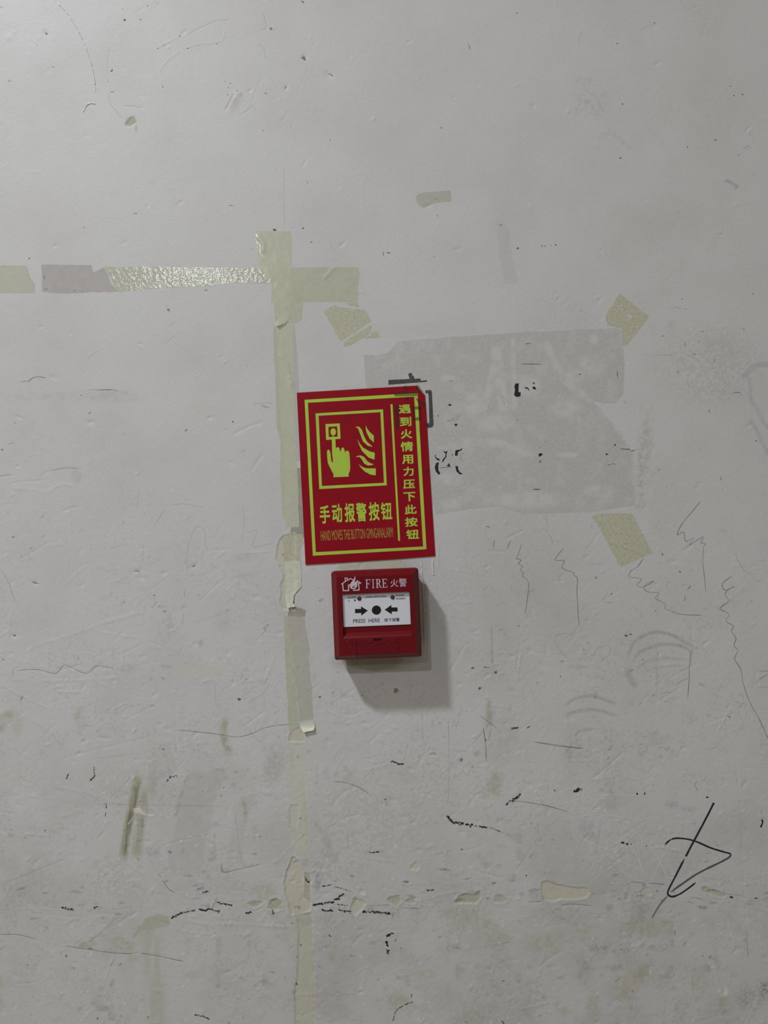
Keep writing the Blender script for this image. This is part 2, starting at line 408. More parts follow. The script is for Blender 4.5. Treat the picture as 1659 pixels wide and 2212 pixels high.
# --- around the call point
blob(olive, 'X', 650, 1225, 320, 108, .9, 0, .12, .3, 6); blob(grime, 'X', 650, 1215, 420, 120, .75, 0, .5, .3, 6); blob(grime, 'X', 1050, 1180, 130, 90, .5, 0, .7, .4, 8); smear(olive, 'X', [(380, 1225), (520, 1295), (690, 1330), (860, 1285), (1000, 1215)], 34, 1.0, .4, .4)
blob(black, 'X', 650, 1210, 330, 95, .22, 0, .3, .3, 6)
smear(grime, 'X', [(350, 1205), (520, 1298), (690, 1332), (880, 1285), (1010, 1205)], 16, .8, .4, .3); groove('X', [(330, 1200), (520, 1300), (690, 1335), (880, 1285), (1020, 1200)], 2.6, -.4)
patch(olive, 'X', [(270, 130), (480, 150), (620, 118), (900, 95), (1010, 135), (1005, 180), (270, 205)], .45, 0, 2, 2, .4); smear(grime, 'X', [(270, 195), (440, 165), (500, 120), (640, 112)], 8, .7, .4, .4); smear(grime, 'X', [(930, 120), (990, 135), (1010, 170)], 9, .8, .4, .3)
patch(yellow, 'X', [(270, 130), (900, 90), (1010, 130), (1000, 180), (270, 200)], .8, 0, 2, 2, .5); smear(olive, 'X', [(480, 125), (640, 118), (900, 105), (1020, 150)], 26, .7, .5, .6)
chip(olive, 'X', 912, 1570, 28, 24, .9, .3); smear(grime, 'X', [(500, 1560), (600, 1680), (720, 1740)], 40, .25)
groove('X', [(1300, 830), (1306, 1365)], 2, .1)
# --- right middle: round wipe marks
for pts, w, s in (([(890, 850), (920, 740), (990, 685), (1060, 668), (1140, 685), (1200, 720), (1270, 760)], 18, .5),
                  ([(925, 830), (960, 780), (1040, 745), (1110, 735), (1190, 745), (1260, 790)], 18, .5),
                  ([(940, 870), (1000, 830), (1100, 810), (1230, 820)], 16, .3), ([(960, 900), (1060, 860), (1220, 850)], 12, .25), ([(890, 850), (915, 930), (950, 975)], 34, .42),
                  ([(545, 1080), (600, 1035), (690, 1015), (770, 1035), (850, 1065)], 18, .42), ([(540, 1130), (610, 1100), (720, 1090), (850, 1130)], 18, .42),
                  ([(560, 1150), (600, 1110), (700, 1100)], 14, .3), ([(600, 1240), (640, 1205), (710, 1195)], 16, .4), ([(560, 1280), (590, 1370)], 30, .35), ([(560, 860), (620, 855), (690, 860)], 20, .25)):
    smear(grime, 'E', pts, w, s * 1.15, .6, .5, 5); smear(olive, 'E', pts, w, s * .55, .6, .5, 6)
for pts, w, s in (([(155, 620), (160, 870)], 12, .8), ([(200, 625), (240, 700)], 8, .4), ([(145, 1030), (140, 1100), (150, 1180)], 24, .7), ([(255, 1050), (250, 1120)], 18, .3)):
    smear(olive, 'E', pts, w, s, .6, .6, 5)
blob(grime, 'E', 210, 1250, 120, 160, .25); blob(olive, 'E', 75, 1330, 22, 14, .5); blob(rust, 'E', 75, 1330, 9, 5, .45, 0, .4, .8, 3)
for x, y, a in ((65, 665, -20), (70, 690, 20), (370, 770, 25), (455, 770, 80), (130, 905, -30), (1145, 285, -10), (1225, 210, -30), (430, 850, 50)): dent('E', x, y, 3.6, .45, a, 2.6)
groove('E', [(1068, 535), (1060, 760), (1055, 1003), (1048, 1135)], 1.8, .22); groove('E', [(1245, 620), (1240, 760), (1232, 900)], 2, .35); groove('E', [(870, 1320), (780, 1410)], 2, .3)
smear(olive, 'E', [(1248, 720), (1240, 860)], 12, .8); smear(olive, 'E', [(1280, 945), (1325, 970)], 10, .7)
# --- lower left smears
smear(olive, 'F', [(755, 690), (735, 770), (720, 860), (698, 950), (682, 1050), (668, 1160)], 46, 1.0, .5, .35, 5, taper=.15)
smear(olive, 'F', [(785, 740), (770, 900), (745, 1050), (745, 1150)], 56, .75, .6, .6, 4, 40)
smear(grime, 'F', [(745, 720), (725, 860), (690, 1000), (672, 1140)], 30, .55, .5, .5, 4, 30)
smear(black, 'F', [(752, 720), (728, 830), (700, 960), (682, 1060), (672, 1130)], 26, .55, .6, .75, 3, 26)
smear(black, 'F', [(775, 900), (755, 1000), (745, 1060)], 30, .28, .6, .9, 3, 30)
patch(white, 'F', [(725, 870), (760, 868), (795, 905), (845, 905), (830, 920), (750, 900), (730, 900)], .9, -.3, 1)
smear(white, 'F', [(740, 890), (715, 930), (695, 960)], 10, .9)
patch(grime, 'F', [(1020, 665), (1215, 660), (1228, 715), (1180, 800), (1120, 1100), (1090, 1250), (930, 1250), (900, 1130), (950, 930)], .38, 0, 6, 8, .6, 12)
smear(grime, 'F', [(1030, 660), (985, 800), (950, 930)], 22, .5); smear(olive, 'F', [(1150, 670), (1205, 662), (1222, 715)], 14, .7)
patch(grime, 'F', [(1300, 800), (1400, 790), (1340, 960), (1330, 1180), (1210, 1215), (1250, 980)], .32, 0, 6, 8, .6, 12)
smear(olive, 'F', [(1310, 810), (1335, 870), (1330, 960)], 20, .45); smear(olive, 'F', [(1205, 1190), (1215, 1220), (1290, 1200)], 8, .8)
smear(olive, 'F', [(850, 560), (830, 700), (810, 830)], 60, .35, .6, .8, 5); smear(grime, 'F', [(870, 520), (930, 640), (840, 720), (810, 830)], 50, .35, .6, .7, 5)
smear(olive, 'F', [(1225, 370), (1215, 450), (1222, 520), (1255, 580)], 44, .85, .6, .8, 4)
smear(grime, 'F', [(1225, 370), (1215, 450), (1222, 520), (1255, 580)], 30, .5, .6, .8, 3)
blob(grime, 'F', 1490, 630, 55, 90, .40, 10, .6, .8, 5); blob(olive, 'F', 25, 395, 28, 60, .7, 30); blob(olive, 'F', 95, 420, 28, 60, .35, 10); blob(olive, 'F', 435, 390, 26, 60, .4, -15)
blob(yellow, 'F', 1100, 120, 140, 30, .5); blob(olive, 'F', 690, 110, 50, 24, .3); smear(grime, 'F', [(860, 95), (940, 105)], 20, .4)
patch(olive, 'F', [(790, 1465), (860, 1445), (915, 1455), (930, 1505), (850, 1530), (770, 1545), (715, 1580), (740, 1520)], .75, 0, 5, 4, .5, 8)
smear(olive, 'F', [(820, 1540), (830, 1700), (845, 1850), (855, 2100)], 110, .38, .6, .7, 10, 90, taper=0)
smear(grime, 'F', [(1160, 1520), (1170, 1600), (1150, 1700)], 90, .35, .6, .7, 8, 50); blob(olive, 'F', 470, 1612, 55, 22, .7); smear(olive, 'F', [(615, 1780), (600, 1850)], 16, .9)
blob(olive, 'F', 1440, 1815, 18, 20, .8); blob(olive, 'F', 1190, 1835, 18, 10, .8); blob(olive, 'F', 1440, 1320, 70, 50, .45, 0, .6, .6, 8)
blob(grime, 'F', 560, 1290, 200, 110, .38, 0, .8, .95, 4); blob(grime, 'F', 560, 1170, 110, 50, .3, 0, .8, .8, 6); blob(grime, 'F', 1250, 1310, 140, 70, .35, 0, .8, .9, 4)
blob(blue, 'F', 825, 1110, 40, 22, .6, 15, .5, .9, 3); blob(blue, 'F', 920, 1108, 16, 11, .8, 20)
for pts in ([(0, 1285), (200, 1205), (375, 1133)], [(480, 1595), (560, 1540), (680, 1470), (730, 1445)], [(1210, 1180), (1215, 1218), (1300, 1200), (1430, 1170)],
            [(90, 120), (200, 115), (300, 135), (350, 90), (400, 110), (470, 135), (530, 95), (620, 110)], [(200, 1500), (260, 1450), (400, 1460), (550, 1440)], [(0, 1555), (100, 1555), (200, 1580)],
            [(860, 1220), (910, 1300), (950, 1330)], [(340, 605), (420, 575), (620, 530), (780, 490)], [(350, 1615), (480, 1635), (640, 1655), (800, 1660), (950, 1690), (1000, 1700)]):
    groove('F', pts, 2.1, .32)
for pts in ([(110, 355), (210, 410), (330, 480)], [(300, 755), (450, 780), (560, 820), (690, 850)], [(80, 175), (180, 165), (270, 180), (500, 170), (650, 160)], [(945, 1465), (1100, 1495), (1250, 1500), (1400, 1505), (1600, 1520)],
            [(500, 170), (480, 280)], [(500, 170), (640, 240)], [(840, 870), (900, 930), (960, 880)], [(1050, 545), (1130, 570), (1190, 630)], [(850, 540), (900, 505), (930, 510)], [(1630, 1130), (1560, 1180)]):
    groove('F', pts, 3.0, -.30)
for x, y, a in ((100, 850, 30), (1150, 1060, 30), (865, 415, 0), (910, 440, 20), (1240, 25, -60), (800, 1050, 0), (425, 575, -30), (725, 1445, -30), (1235, 890, 80)): dent('F', x, y, 4, .45, a, 1.8)
for pts in ([(270, 300), (320, 290), (300, 330)], [(240, 300), (260, 345)]): groove('F', pts, 2, .2)
# --- centre bottom
smear(olive, 'G', [(1485, 640), (1455, 750), (1440, 790)], 80, .6, .6, .5, 6); smear(olive, 'G', [(1430, 760), (1370, 800)], 50, .4); blob(grime, 'G', 1420, 320, 24, 90, .45); blob(olive, 'G', 1425, 300, 18, 50, .5)
smear(blue, 'G', [(378, 1265), (345, 1400)], 44, .8, .5, .9, 4); blob(blue, 'G', 1085, 510, 22, 10, .6); blob(blue, 'G', 1250, 578, 14, 16, .8); blob(blue, 'G', 240, 560, 10, 10, .6)
blob(grime, 'G', 700, 1000, 420, 260, .30, 0, .8, .85, 5); blob(grime, 'G', 430, 1230, 240, 120, .40, 0, .8, .9, 4); blob(grime, 'G', 870, 660, 120, 60, .3, 20, .8, .95, 3); blob(grime, 'G', 95, 620, 50, 100, .40, 10, .6, .85, 5)
blob(grime, 'G', 720, 1145, 80, 16, .6, -3, .6, .8, 3); smear(blue, 'G', [(1040, 1175), (1120, 1155), (1205, 1130)], 8, .8, .4, .8, 4); smear(grime, 'G', [(780, 1160), (1050, 1130), (1380, 1080)], 22, .3)
blob(olive, 'G', 1250, 1530, 130, 50, .5); blob(olive, 'G', 1420, 1620, 80, 60, .5, 30); blob(olive, 'G', 1500, 1700, 90, 40, .4); blob(olive, 'G', 700, 1712, 26, 14, .6); blob(olive, 'G', 850, 2080, 50, 70, .5); blob(olive, 'G', 950, 1800, 12, 40, .5, -20)
blob(olive, 'G', 40, 1955, 18, 24, .8); blob(grime, 'G', 580, 1885, 40, 14, .5); blob(olive, 'G', 1040, 1900, 60, 30, .45); blob(olive, 'G', 1320, 2170, 60, 40, .4); blob(rust, 'G', 1350, 540, 16, 12, .45, 0, .4, .95, 2.5); blob(rust, 'G', 1320, 620, 7, 8, .65)
chip(cream, 'G', 965, 1237, 30, 24, .85, .35, -35); chip(olive, 'G', 910, 1335, 24, 10, .7, .25); chip(olive, 'G', 840, 1445, 40, 30, .75, .45); chip(cream, 'G', 850, 1450, 22, 16, .4, 0)
chip(olive, 'G', 940, 1448, 36, 18, .7, .4, -15); chip(white, 'G', 640, 1398, 18, 16, .7, .3); chip(olive, 'G', 1490, 1440, 40, 26, .5, .3); chip(olive, 'G', 1080, 545, 26, 12, .5, .3)
patch(cream, 'G', [(560, 1500), (580, 1460), (600, 1440), (640, 1445), (665, 1465), (640, 1500), (600, 1540), (565, 1525)], .8, .45, 1.5, rim=.12); smear(olive, 'G', [(570, 1490), (595, 1448), (630, 1445)], 20, .9)
patch(olive, 'G', [(1220, 1445), (1240, 1415), (1290, 1405), (1330, 1410), (1370, 1385), (1375, 1430), (1340, 1465), (1220, 1465)], .75, .45, 2, rim=.2)
groove('G', [(1060, 1440), (1130, 1410), (1230, 1395), (1300, 1395), (1350, 1380)], 2.2, -.35); groove('G', [(1000, 1440), (990, 1490)], 2, -.3); groove('G', [(1390, 1450), (1460, 1490), (1560, 1500)], 2, .35)
for pts in ([(680, 475), (715, 440), (745, 410)], [(445, 870), (500, 800), (548, 765)], [(500, 955), (550, 930), (620, 918)], [(570, 1730), (660, 1640)], [(1310, 1250), (1420, 1290), (1520, 1310)]): groove('G', pts, 2.6, .55)
for pts in ([(350, 830), (440, 890), (530, 945), (620, 1020)], [(650, 1070), (660, 1050), (720, 1035), (745, 1110)], [(690, 1050), (680, 1130)], [(530, 240), (535, 420)], [(480, 2030), (560, 2022), (640, 2030)], [(870, 620), (990, 660)],
            [(1100, 820), (1250, 850), (1280, 900)], [(1280, 730), (1290, 860)], [(230, 1190), (400, 1215), (480, 1235)], [(430, 1170), (430, 1260)], [(520, 1180), (510, 1290)], [(560, 1170), (760, 1195), (860, 1210)], [(250, 1240), (480, 1290)], [(300, 1270), (560, 1260)], [(860, 1920), (980, 1890)], [(560, 2180), (680, 2190)]):
    groove('G', pts, 2.0, -.22)
for x, y, a in ((1312, 845, 80), (885, 930, 0), (825, 828, 0), (1255, 1025, 0), (1355, 960, 20), (990, 1135, 0), (425, 460, 20), (360, 2050, 0), (425, 1745, 0), (1040, 795, 20), (600, 1440, 40), (1240, 108, 0), (1570, 150, 0), (530, 200, 0)): dent('G', x, y, 4, .5, a, 1.6)
# --- lower right
patch(cream, 'H', [(208, 905), (240, 898), (300, 920), (330, 925), (400, 940), (440, 945), (470, 938), (510, 955), (520, 975), (500, 1005), (430, 1020), (330, 1015), (280, 1035), (225, 1020), (205, 985)], .85, .5, 1.5, rim=.12)
blob(olive, 'H', 225, 1000, 26, 22, .8); blob(olive, 'H', 260, 910, 50, 14, .6); blob(rust, 'H', 275, 950, 26, 16, .12)
patch(olive, 'H', [(1232, 940), (1260, 935), (1300, 955), (1340, 960), (1395, 985), (1375, 1005), (1330, 1000), (1290, 985), (1240, 965)], .7, .4, 1.5, rim=.1); patch(cream, 'H', [(1245, 945), (1300, 965), (1370, 990), (1340, 998), (1280, 975)], .6); blob(rust, 'H', 1385, 992, 10, 8, .7)
chip(cream, 'H', 880, 970, 34, 24, .7, .35, 20); chip(cream, 'H', 760, 1010, 14, 20, .6, .3); blob(grime, 'H', 550, 990, 50, 16, .8); blob(blue, 'H', 160, 985, 30, 30, .5); blob(blue, 'H', 80, 982, 18, 12, .9, 0, .5, .8, 3)
for pts in ([(635, 980), (640, 920), (690, 880), (780, 905), (840, 910), (990, 920)], [(640, 1060), (635, 1090), (660, 1110), (650, 1140), (680, 1170), (800, 1180), (835, 1160), (840, 1120), (880, 1100), (885, 1060)], [(700, 1110), (760, 1100), (840, 1115)], [(330, 1060), (400, 1050), (540, 1058)], [(120, 1035), (210, 1030)]):
    groove('H', pts, 2.0, .4)
for pts in ([(540, 245), (620, 175), (730, 75)], [(190, 1455), (240, 1410), (345, 1345)]): groove('H', pts, 2.6, .6)
groove('H', [(1448, 120), (1480, 350), (1500, 800), (1525, 1395)], 1.8, .25); groove('H', [(1310, 1180), (1659, 1210)], 1.8, -.2); groove('H', [(1560, 1330), (1659, 1370)], 2, -.2)
for x, y, a in ((250, 450, 90), (615, 340, 0), (735, 1270, 0), (580, 1140, 0), (1380, 1610, 80), (1640, 1390, 60), (600, 325, 0)): dent('H', x, y, 4, .5, a, 1.6)
blob(grime, 'H', 560, 700, 420, 280, .30, 0, .9, .85, 5); blob(blue, 'H', 1060, 410, 50, 26, .55, 10, .6, .95, 3); blob(blue, 'H', 1150, 440, 40, 18, .5, 0, .6, .95, 3); blob(blue, 'H', 500, 550, 45, 45, .35, 0, .6, .8, 4)
blob(olive, 'H', 240, 1290, 140, 70, .45); blob(olive, 'H', 760, 1520, 90, 120, .45, 0, .8, .9, 4); blob(olive, 'H', 870, 1190, 170, 60, .4); blob(olive, 'H', 1370, 1680, 34, 50, .5); blob(white, 'H', 1375, 1610, 26, 30, .7)
blob(olive, 'H', 540, 1700, 40, 100, .45); blob(olive, 'H', 1240, 1520, 60, 90, .35); blob(olive, 'H', 120, 1730, 40, 40, .4); smear(olive, 'H', [(1220, 880), (1340, 890), (1440, 915)], 14, .5, .6, .9, 4); blob(olive, 'H', 400, 150, 60, 200, .25)
blob(grime, 'H', 1530, 1680, 90, 120, .55, 0, .8, 1.0, 4); blob(grime, 'H', 1110, 1700, 60, 120, .45, 0, .8, 1.0, 4); blob(black, 'H', 1640, 1600, 40, 60, .5, 0, .8, 1.0, 3); blob(black, 'H', 1500, 1640, 40, 70, .25, 0, .8, 1.0, 3)
for i in range(26):
    x, y = rng.uniform(620, 1000), rng.gauss(960, 45); blob(black, 'H', x, y, rng.uniform(4, 12), rng.uniform(2, 4), rng.uniform(.4, .8), rng.uniform(-20, 20))
for i in range(120):            # horizontal rubbed band where something scraped along the wall
    x = rng.uniform(0, 1659); y = 1940 + rng.gauss(0, 26) - (x - 700) * .012
    blob(grime if rng.random() < .6 else black, 'I', x, y, rng.uniform(3, 14), rng.uniform(1.2, 3), rng.uniform(.25, .6), rng.uniform(-15, 10), .4, .6, 4)
for i in range(70):
    x = rng.uniform(0, 1659); y = 1945 + rng.gauss(0, 30) - (x - 700) * .012
    groove('I', [(x, y), (x + rng.uniform(10, 50), y + rng.uniform(-6, 6))], 1.9, rng.choice((.3, -.22)))

# --- strip of lost paint below the vertical tape
fringe = [(250, 105), (190, 120), (150, 165), (130, 220), (118, 300), (115, 330), (130, 370), (150, 390), (150, 420), (185, 490), (180, 540), (155, 590), (165, 640), (155, 740), (180, 825), (300, 830), (300, 105)]
patch(cream, 'V2', fringe, .75, .45, 1.5, rim=.1)
patch(cream, 'V2', [(245, 2090), (243, 2040), (265, 1985), (340, 1950), (385, 2000), (395, 2090)], .95, .4, 1.2, rim=.1)
patch(yellow, 'V3', [(195, 85), (310, 85), (325, 300), (325, 500), (330, 560), (345, 960), (240, 960), (205, 860), (190, 720), (190, 600), (205, 560), (200, 300)], .75, .08, 3, 3, .8, 10)
smear(olive, 'V3', [(290, 430), (310, 560), (320, 700), (335, 950)], 30, .5, .6, .9, 4); smear(olive, 'V3', [(205, 120), (210, 240)], 12, .6)
patch(cream, 'V3', [(190, 600), (205, 560), (270, 555), (265, 650), (245, 740), (200, 700)], .35, .25, 1.5, rim=.12)
patch(cream, 'V3', [(215, 950), (240, 955), (270, 1000), (300, 1060), (300, 1240), (355, 1300), (350, 1360), (260, 1380), (210, 1385), (185, 1300), (160, 1220), (155, 1130), (175, 1050)], .95, .6, 1.5, rim=.15)
patch(olive, 'V3', [(305, 1070), (350, 1070), (355, 1290), (280, 1270), (300, 1180)], .7, .3, 2); chip(olive, 'V3', 85, 1310, 50, 40, .75, .35)
patch(olive, 'V3', [(236, 1380), (360, 1370), (370, 1500), (384, 1800), (390, 2300), (235, 2300), (232, 1930), (250, 1880), (262, 1500)], .55, .55, 1.8, rough=.35)
patch(yellow, 'V3', [(240, 1480), (366, 1470), (370, 1500), (384, 1800), (388, 2300), (237, 2300), (234, 1940), (252, 1880), (264, 1500)], .5, 0, 1.5)
for i in range(22):
    y = rng.uniform(1400, 2200); x = rng.choice((238, 250, 370, 380)) + rng.uniform(-8, 8); dent('V3', x, y, 3.5, rng.choice((-.35, .3)), rng.uniform(0, 90), 1.5); blob(black, 'V3', x, y, 8, 5, .35)
groove('V3', [(250, 1995), (320, 1990), (390, 2005)], 2, -.3); groove('V3', [(0, 1470), (150, 1475), (350, 1480)], 2.2, -.3)
# chips noted as olive pits in the long band on the left
chip(olive, 'F', 1385, 1390, 40, 16, .8, .4, -10); chip(olive, 'F', 1495, 1395, 36, 34, .75, .35)
patch(olive, 'A', [(800, 790), (830, 750), (855, 745), (875, 785), (840, 810), (805, 805)], .95, .35, .8); smear(olive, 'A', [(872, 790), (868, 850)], 8, .9)
blob(grime, 'A', 840, 778, 34, 26, .6)

# ------------------------------------------------------------------ wall mesh
def outer(lim, first):
    sg = np.sign(lim - first); out = []; p = first; d = 0.012
    while len(out) < 42: p += d * sg; out.append(p)
    while (lim - p) * sg > d * 2.2:
        d *= 1.5; p += d * sg; out.append(p)
    if (lim - p) * sg > 1e-4: out.append(lim)
    return [q for q in out if (lim - q) * sg > -1e-6]
lx = outer(-2.2, GX[0])[::-1]; rx_ = outer(2.2, GX[-1])
lz = outer(0.0, GZ[0])[::-1]; rz_ = outer(CZ + 2.4, GZ[-1])
fx = np.concatenate([lx, GX, rx_]); fz = np.concatenate([lz, GZ, rz_])
nx, nz = len(fx), len(fz)
edge = np.minimum(np.minimum(np.arange(NXH + 1)[None, :], NXH - np.arange(NXH + 1)[None, :]), np.minimum(np.arange(NYH + 1)[:, None], NYH - np.arange(NYH + 1)[:, None]))
blend = sstep(0, 14, edge.astype(np.float32))
for fld in (cream, black, yellow, blue, white, rust): fld *= blend
grime = grime * blend + _g * (1 - blend); olive = olive * blend + _o * (1 - blend); Hh = Hh * blend + _h * (1 - blend)
_opx, _opy = world_to_px(*np.meshgrid(fx, fz))
_oh, _og, _oo = base_fields(_opx.astype(np.float32), _opy.astype(np.float32))
def pad(a, full=None):
    """dense field set into the whole wall, where the general unevenness goes on"""
    out = np.zeros((nz, nx), np.float32) if full is None else full.astype(np.float32).copy()
    out[len(lz):len(lz) + NYH + 1, len(lx):len(lx) + NXH + 1] = a
    return out
hp = pad(Hh, _oh)
hp[0] = hp[-1] = 0; hp[:, 0] = hp[:, -1] = 0
FX, FZ = np.meshgrid(fx, fz)
co = np.stack([FX, -hp * 0.001, FZ], -1).astype(np.float32).reshape(-1, 3)
ii = (np.arange(nz - 1)[:, None] * nx + np.arange(nx - 1)[None, :]).reshape(-1)
quads = np.stack([ii, ii + 1, ii + nx + 1, ii + nx], -1).astype(np.int32)
me = bpy.data.meshes.new('wall_back')
me.vertices.add(len(co)); me.vertices.foreach_set('co', co.ravel())
me.loops.add(quads.size); me.loops.foreach_set('vertex_index', quads.ravel())
me.polygons.add(len(quads)); me.polygons.foreach_set('loop_start', np.arange(0, quads.size, 4, dtype=np.int32))
me.update(calc_edges=True)
me.polygons.foreach_set('use_smooth', np.ones(len(quads), bool))
for nm, chans in (('stain_masks', (grime, olive, cream, black)), ('wear_masks', (yellow, blue, white, rust))):
    at = me.attributes.new(nm, 'FLOAT_COLOR', 'POINT')
    at.data.foreach_set('color', np.clip(np.stack([pad(c, _og if c is grime else _oo if c is olive else None) for c in chans], -1), 0, 1).astype(np.float32).ravel())
me.materials.append(M['wall'])
wall = bpy.data.objects.new('wall_back', me); COL.objects.link(wall)
wall['kind'] = 'structure'; wall['label'] = 'scuffed off-white painted wall with scratches, stains and chipped paint'

fm = bpy.data.meshes.new('floor')
fm.from_pydata([(-2.2, -8, 0), (2.2, -8, 0), (2.2, 0, 0), (-2.2, 0, 0), (-2.2, -8, -.1), (2.2, -8, -.1), (2.2, 0, -.1), (-2.2, 0, -.1)], [],
               [(0, 1, 2, 3), (7, 6, 5, 4), (0, 4, 5, 1), (1, 5, 6, 2), (2, 6, 7, 3), (3, 7, 4, 0)])
fm.materials.append(mat('grey_terrazzo_floor', (0.42, 0.40, 0.36), 0.5, 0.3, 1, ((0.34, 0.32, 0.29), 60, .4, .6)))
floor = bpy.data.objects.new('floor', fm); COL.objects.link(floor); floor['kind'] = 'structure'; floor['label'] = 'grey terrazzo floor below the wall'

def wall_h(px, py):
    """relief of the wall (metres) at photo pixels"""
    px = np.asarray(px, np.float64); py = np.asarray(py, np.float64)
    u = (px - CX) * S; v = (CY - py) * S
    X = u * ca + v * sa; Z = CZ - u * sa + v * ca
    gi = np.clip((X - GX[0]) / (STEP * S), 0, NXH - 1.001); gj = np.clip((Z - GZ[0]) / (STEP * S), 0, NYH - 1.001)
    i = gi.astype(int); j = gj.astype(int); a = gi - i; b = gj - j
    return ((Hh[j, i] * (1 - a) + Hh[j, i + 1] * a) * (1 - b) + (Hh[j + 1, i] * (1 - a) + Hh[j + 1, i + 1] * a) * b) * 0.001

# ------------------------------------------------------------------ object helpers
ORIG = {}
def link_mesh(name, verts, faces, material, parent=None, smooth=False, origin=None):
    o0 = ORIG.get(parent.name, Vector((0, 0, 0))) if parent is not None else (origin or Vector((0, 0, 0)))
    me = bpy.data.meshes.new(name)
    me.from_pydata([tuple(Vector(v) - o0) for v in verts], [], faces)
    me.update()
    if smooth:
        me.polygons.foreach_set('use_smooth', np.ones(len(me.polygons), bool))
    me.materials.append(M[material] if isinstance(material, str) else material)
    o = bpy.data.objects.new(name, me); COL.objects.link(o)
    if parent is not None: o.parent = parent
    else: o.location = o0
    ORIG[o.name] = o0
    return o

def tag(o, label, cat=None, group=None):
    o['label'] = label
    if cat: o['category'] = cat
    if group: o['group'] = group
    return o

def thing(name, label, cat, loc, group=None):
    o = bpy.data.objects.new(name, None); COL.objects.link(o); o.location = loc; ORIG[o.name] = Vector(loc)
    o.empty_display_size = .02
    return tag(o, label, cat, group)

def orient(tris, xy):
    out = []
    for t in tris:
        a, b, c = t[0], t[1], t[2]
        ar = (xy[b][0] - xy[a][0]) * (xy[c][1] - xy[a][1]) - (xy[b][1] - xy[a][1]) * (xy[c][0] - xy[a][0])
        out.append(tuple(t) if ar < 0 else tuple(reversed(t)))     # photo y runs down
    return out

def cdt(loops, interior=()):
    vs = []; es = []
    for lp in loops:
        n0 = len(vs); vs += [Vector(p) for p in lp]
        es += [(n0 + i, n0 + (i + 1) % len(lp)) for i in range(len(lp))]
    vs += [Vector(p) for p in interior]
    r = delaunay_2d_cdt(vs, es, [], 1, 1e-6)
    xy = [(v.x, v.y) for v in r[0]]; tr = [list(f) for f in r[2]]
    c = np.array([np.mean([xy[i] for i in f], axis=0) for f in tr])
    keep = inside(c[:, 0], c[:, 1], loops[0])
    for h in loops[1:]: keep &= ~inside(c[:, 0], c[:, 1], h)
    return xy, [f for f, k in zip(tr, keep) if k]

def densify(poly, step, jag=0.0, seed=1, fine=9):
    out = []
    n = len(poly)
    for i in range(n):
        (x1, y1), (x2, y2) = poly[i], poly[(i + 1) % n]
        L = math.hypot(x2 - x1, y2 - y1); k = max(1, int(L / step))
        nxv, nyv = (y2 - y1) / (L + 1e-9), -(x2 - x1) / (L + 1e-9)
        for q in range(k):
            t = q / k; x = x1 + (x2 - x1) * t; y = y1 + (y2 - y1) * t
            j = jag * 2 * (float(vnoise(np.array([x]), np.array([y]), fine, seed)[0]) - .5) if jag else 0
            out.append((x + nxv * j, y + nyv * j))
    return out

def sheet(name, poly, material, off=0.12, thick=0.1, parent=None, step=4.0, jag=0.0, relief=None, lift=None, holes=(), seed=3, bumpy=0.0, edge_up=0.0):
    """thin sheet stuck to the wall: poly in photo pixels, off = height above the wall relief in mm"""
    lp = densify(poly, step, jag, seed)
    hl = [densify(h, step, jag, seed + 5) for h in holes]
    xs = [p[0] for p in lp]; ys = [p[1] for p in lp]
    gx, gy = np.meshgrid(np.arange(min(xs) + step * .5, max(xs), step), np.arange(min(ys) + step * .5, max(ys), step))
    gx = gx + (gy / step % 2 < 1) * step * .3
    m = signed(gx, gy, lp) < -step * .55
    for h in hl: m &= signed(gx, gy, h) > step * .5
    xy, tris = cdt([lp] + hl, list(zip(gx[m].tolist(), gy[m].tolist())))
    ax = np.array([p[0] for p in xy]); ay = np.array([p[1] for p in xy])
    hh = wall_h(ax, ay) + off * 1e-3
    if bumpy: hh = hh + bumpy * 1e-3 * (fbm(ax, ay, 14, seed) - .35)
    if relief is not None: hh = hh + relief(ax, ay) * 1e-3
    if lift is not None: hh = hh + lift(ax, ay) * 1e-3
    wallz = wall_h(ax, ay)
    k = 1.0
    verts = [P(x, y, 0) for x, y in xy]
    verts = [Vector((v.x, -h, v.z)) for v, h in zip(verts, hh)]
    tris = orient(tris, xy)
    # border walls down to the backing
    cnt = {}
    for t in tris:
        for i in range(len(t)):
            e = (t[i], t[(i + 1) % len(t)]); cnt[e] = 1
    bord = [e for e in cnt if (e[1], e[0]) not in cnt]
    mp = {}
    for a, b in bord:
        for q in (a, b):
            if q not in mp:
                v = verts[q]
                base = (hh[q] - thick * 1e-3) if lift is not None else max(wallz[q] - 2e-5, hh[q] - thick * 1e-3)
                mp[q] = len(verts); verts.append(Vector((v.x, -base, v.z)))
    faces = list(tris) + [(b, a, mp[a], mp[b]) for a, b in bord]
    c = P(sum(xs) / len(xs), sum(ys) / len(ys), 0)
    o = link_mesh(name, verts, faces, material, parent, True, c if parent is None else None)
    sm = np.ones(len(faces), bool); sm[len(tris):] = False; o.data.polygons.foreach_set('use_smooth', sm)
    ev = [e.key for e in o.data.edges]; bs = {tuple(sorted(e)) for e in bord}
    o.data.edges.foreach_set('use_edge_sharp', np.array([k in bs for k in ev], bool))
    return o, np.array(xy)

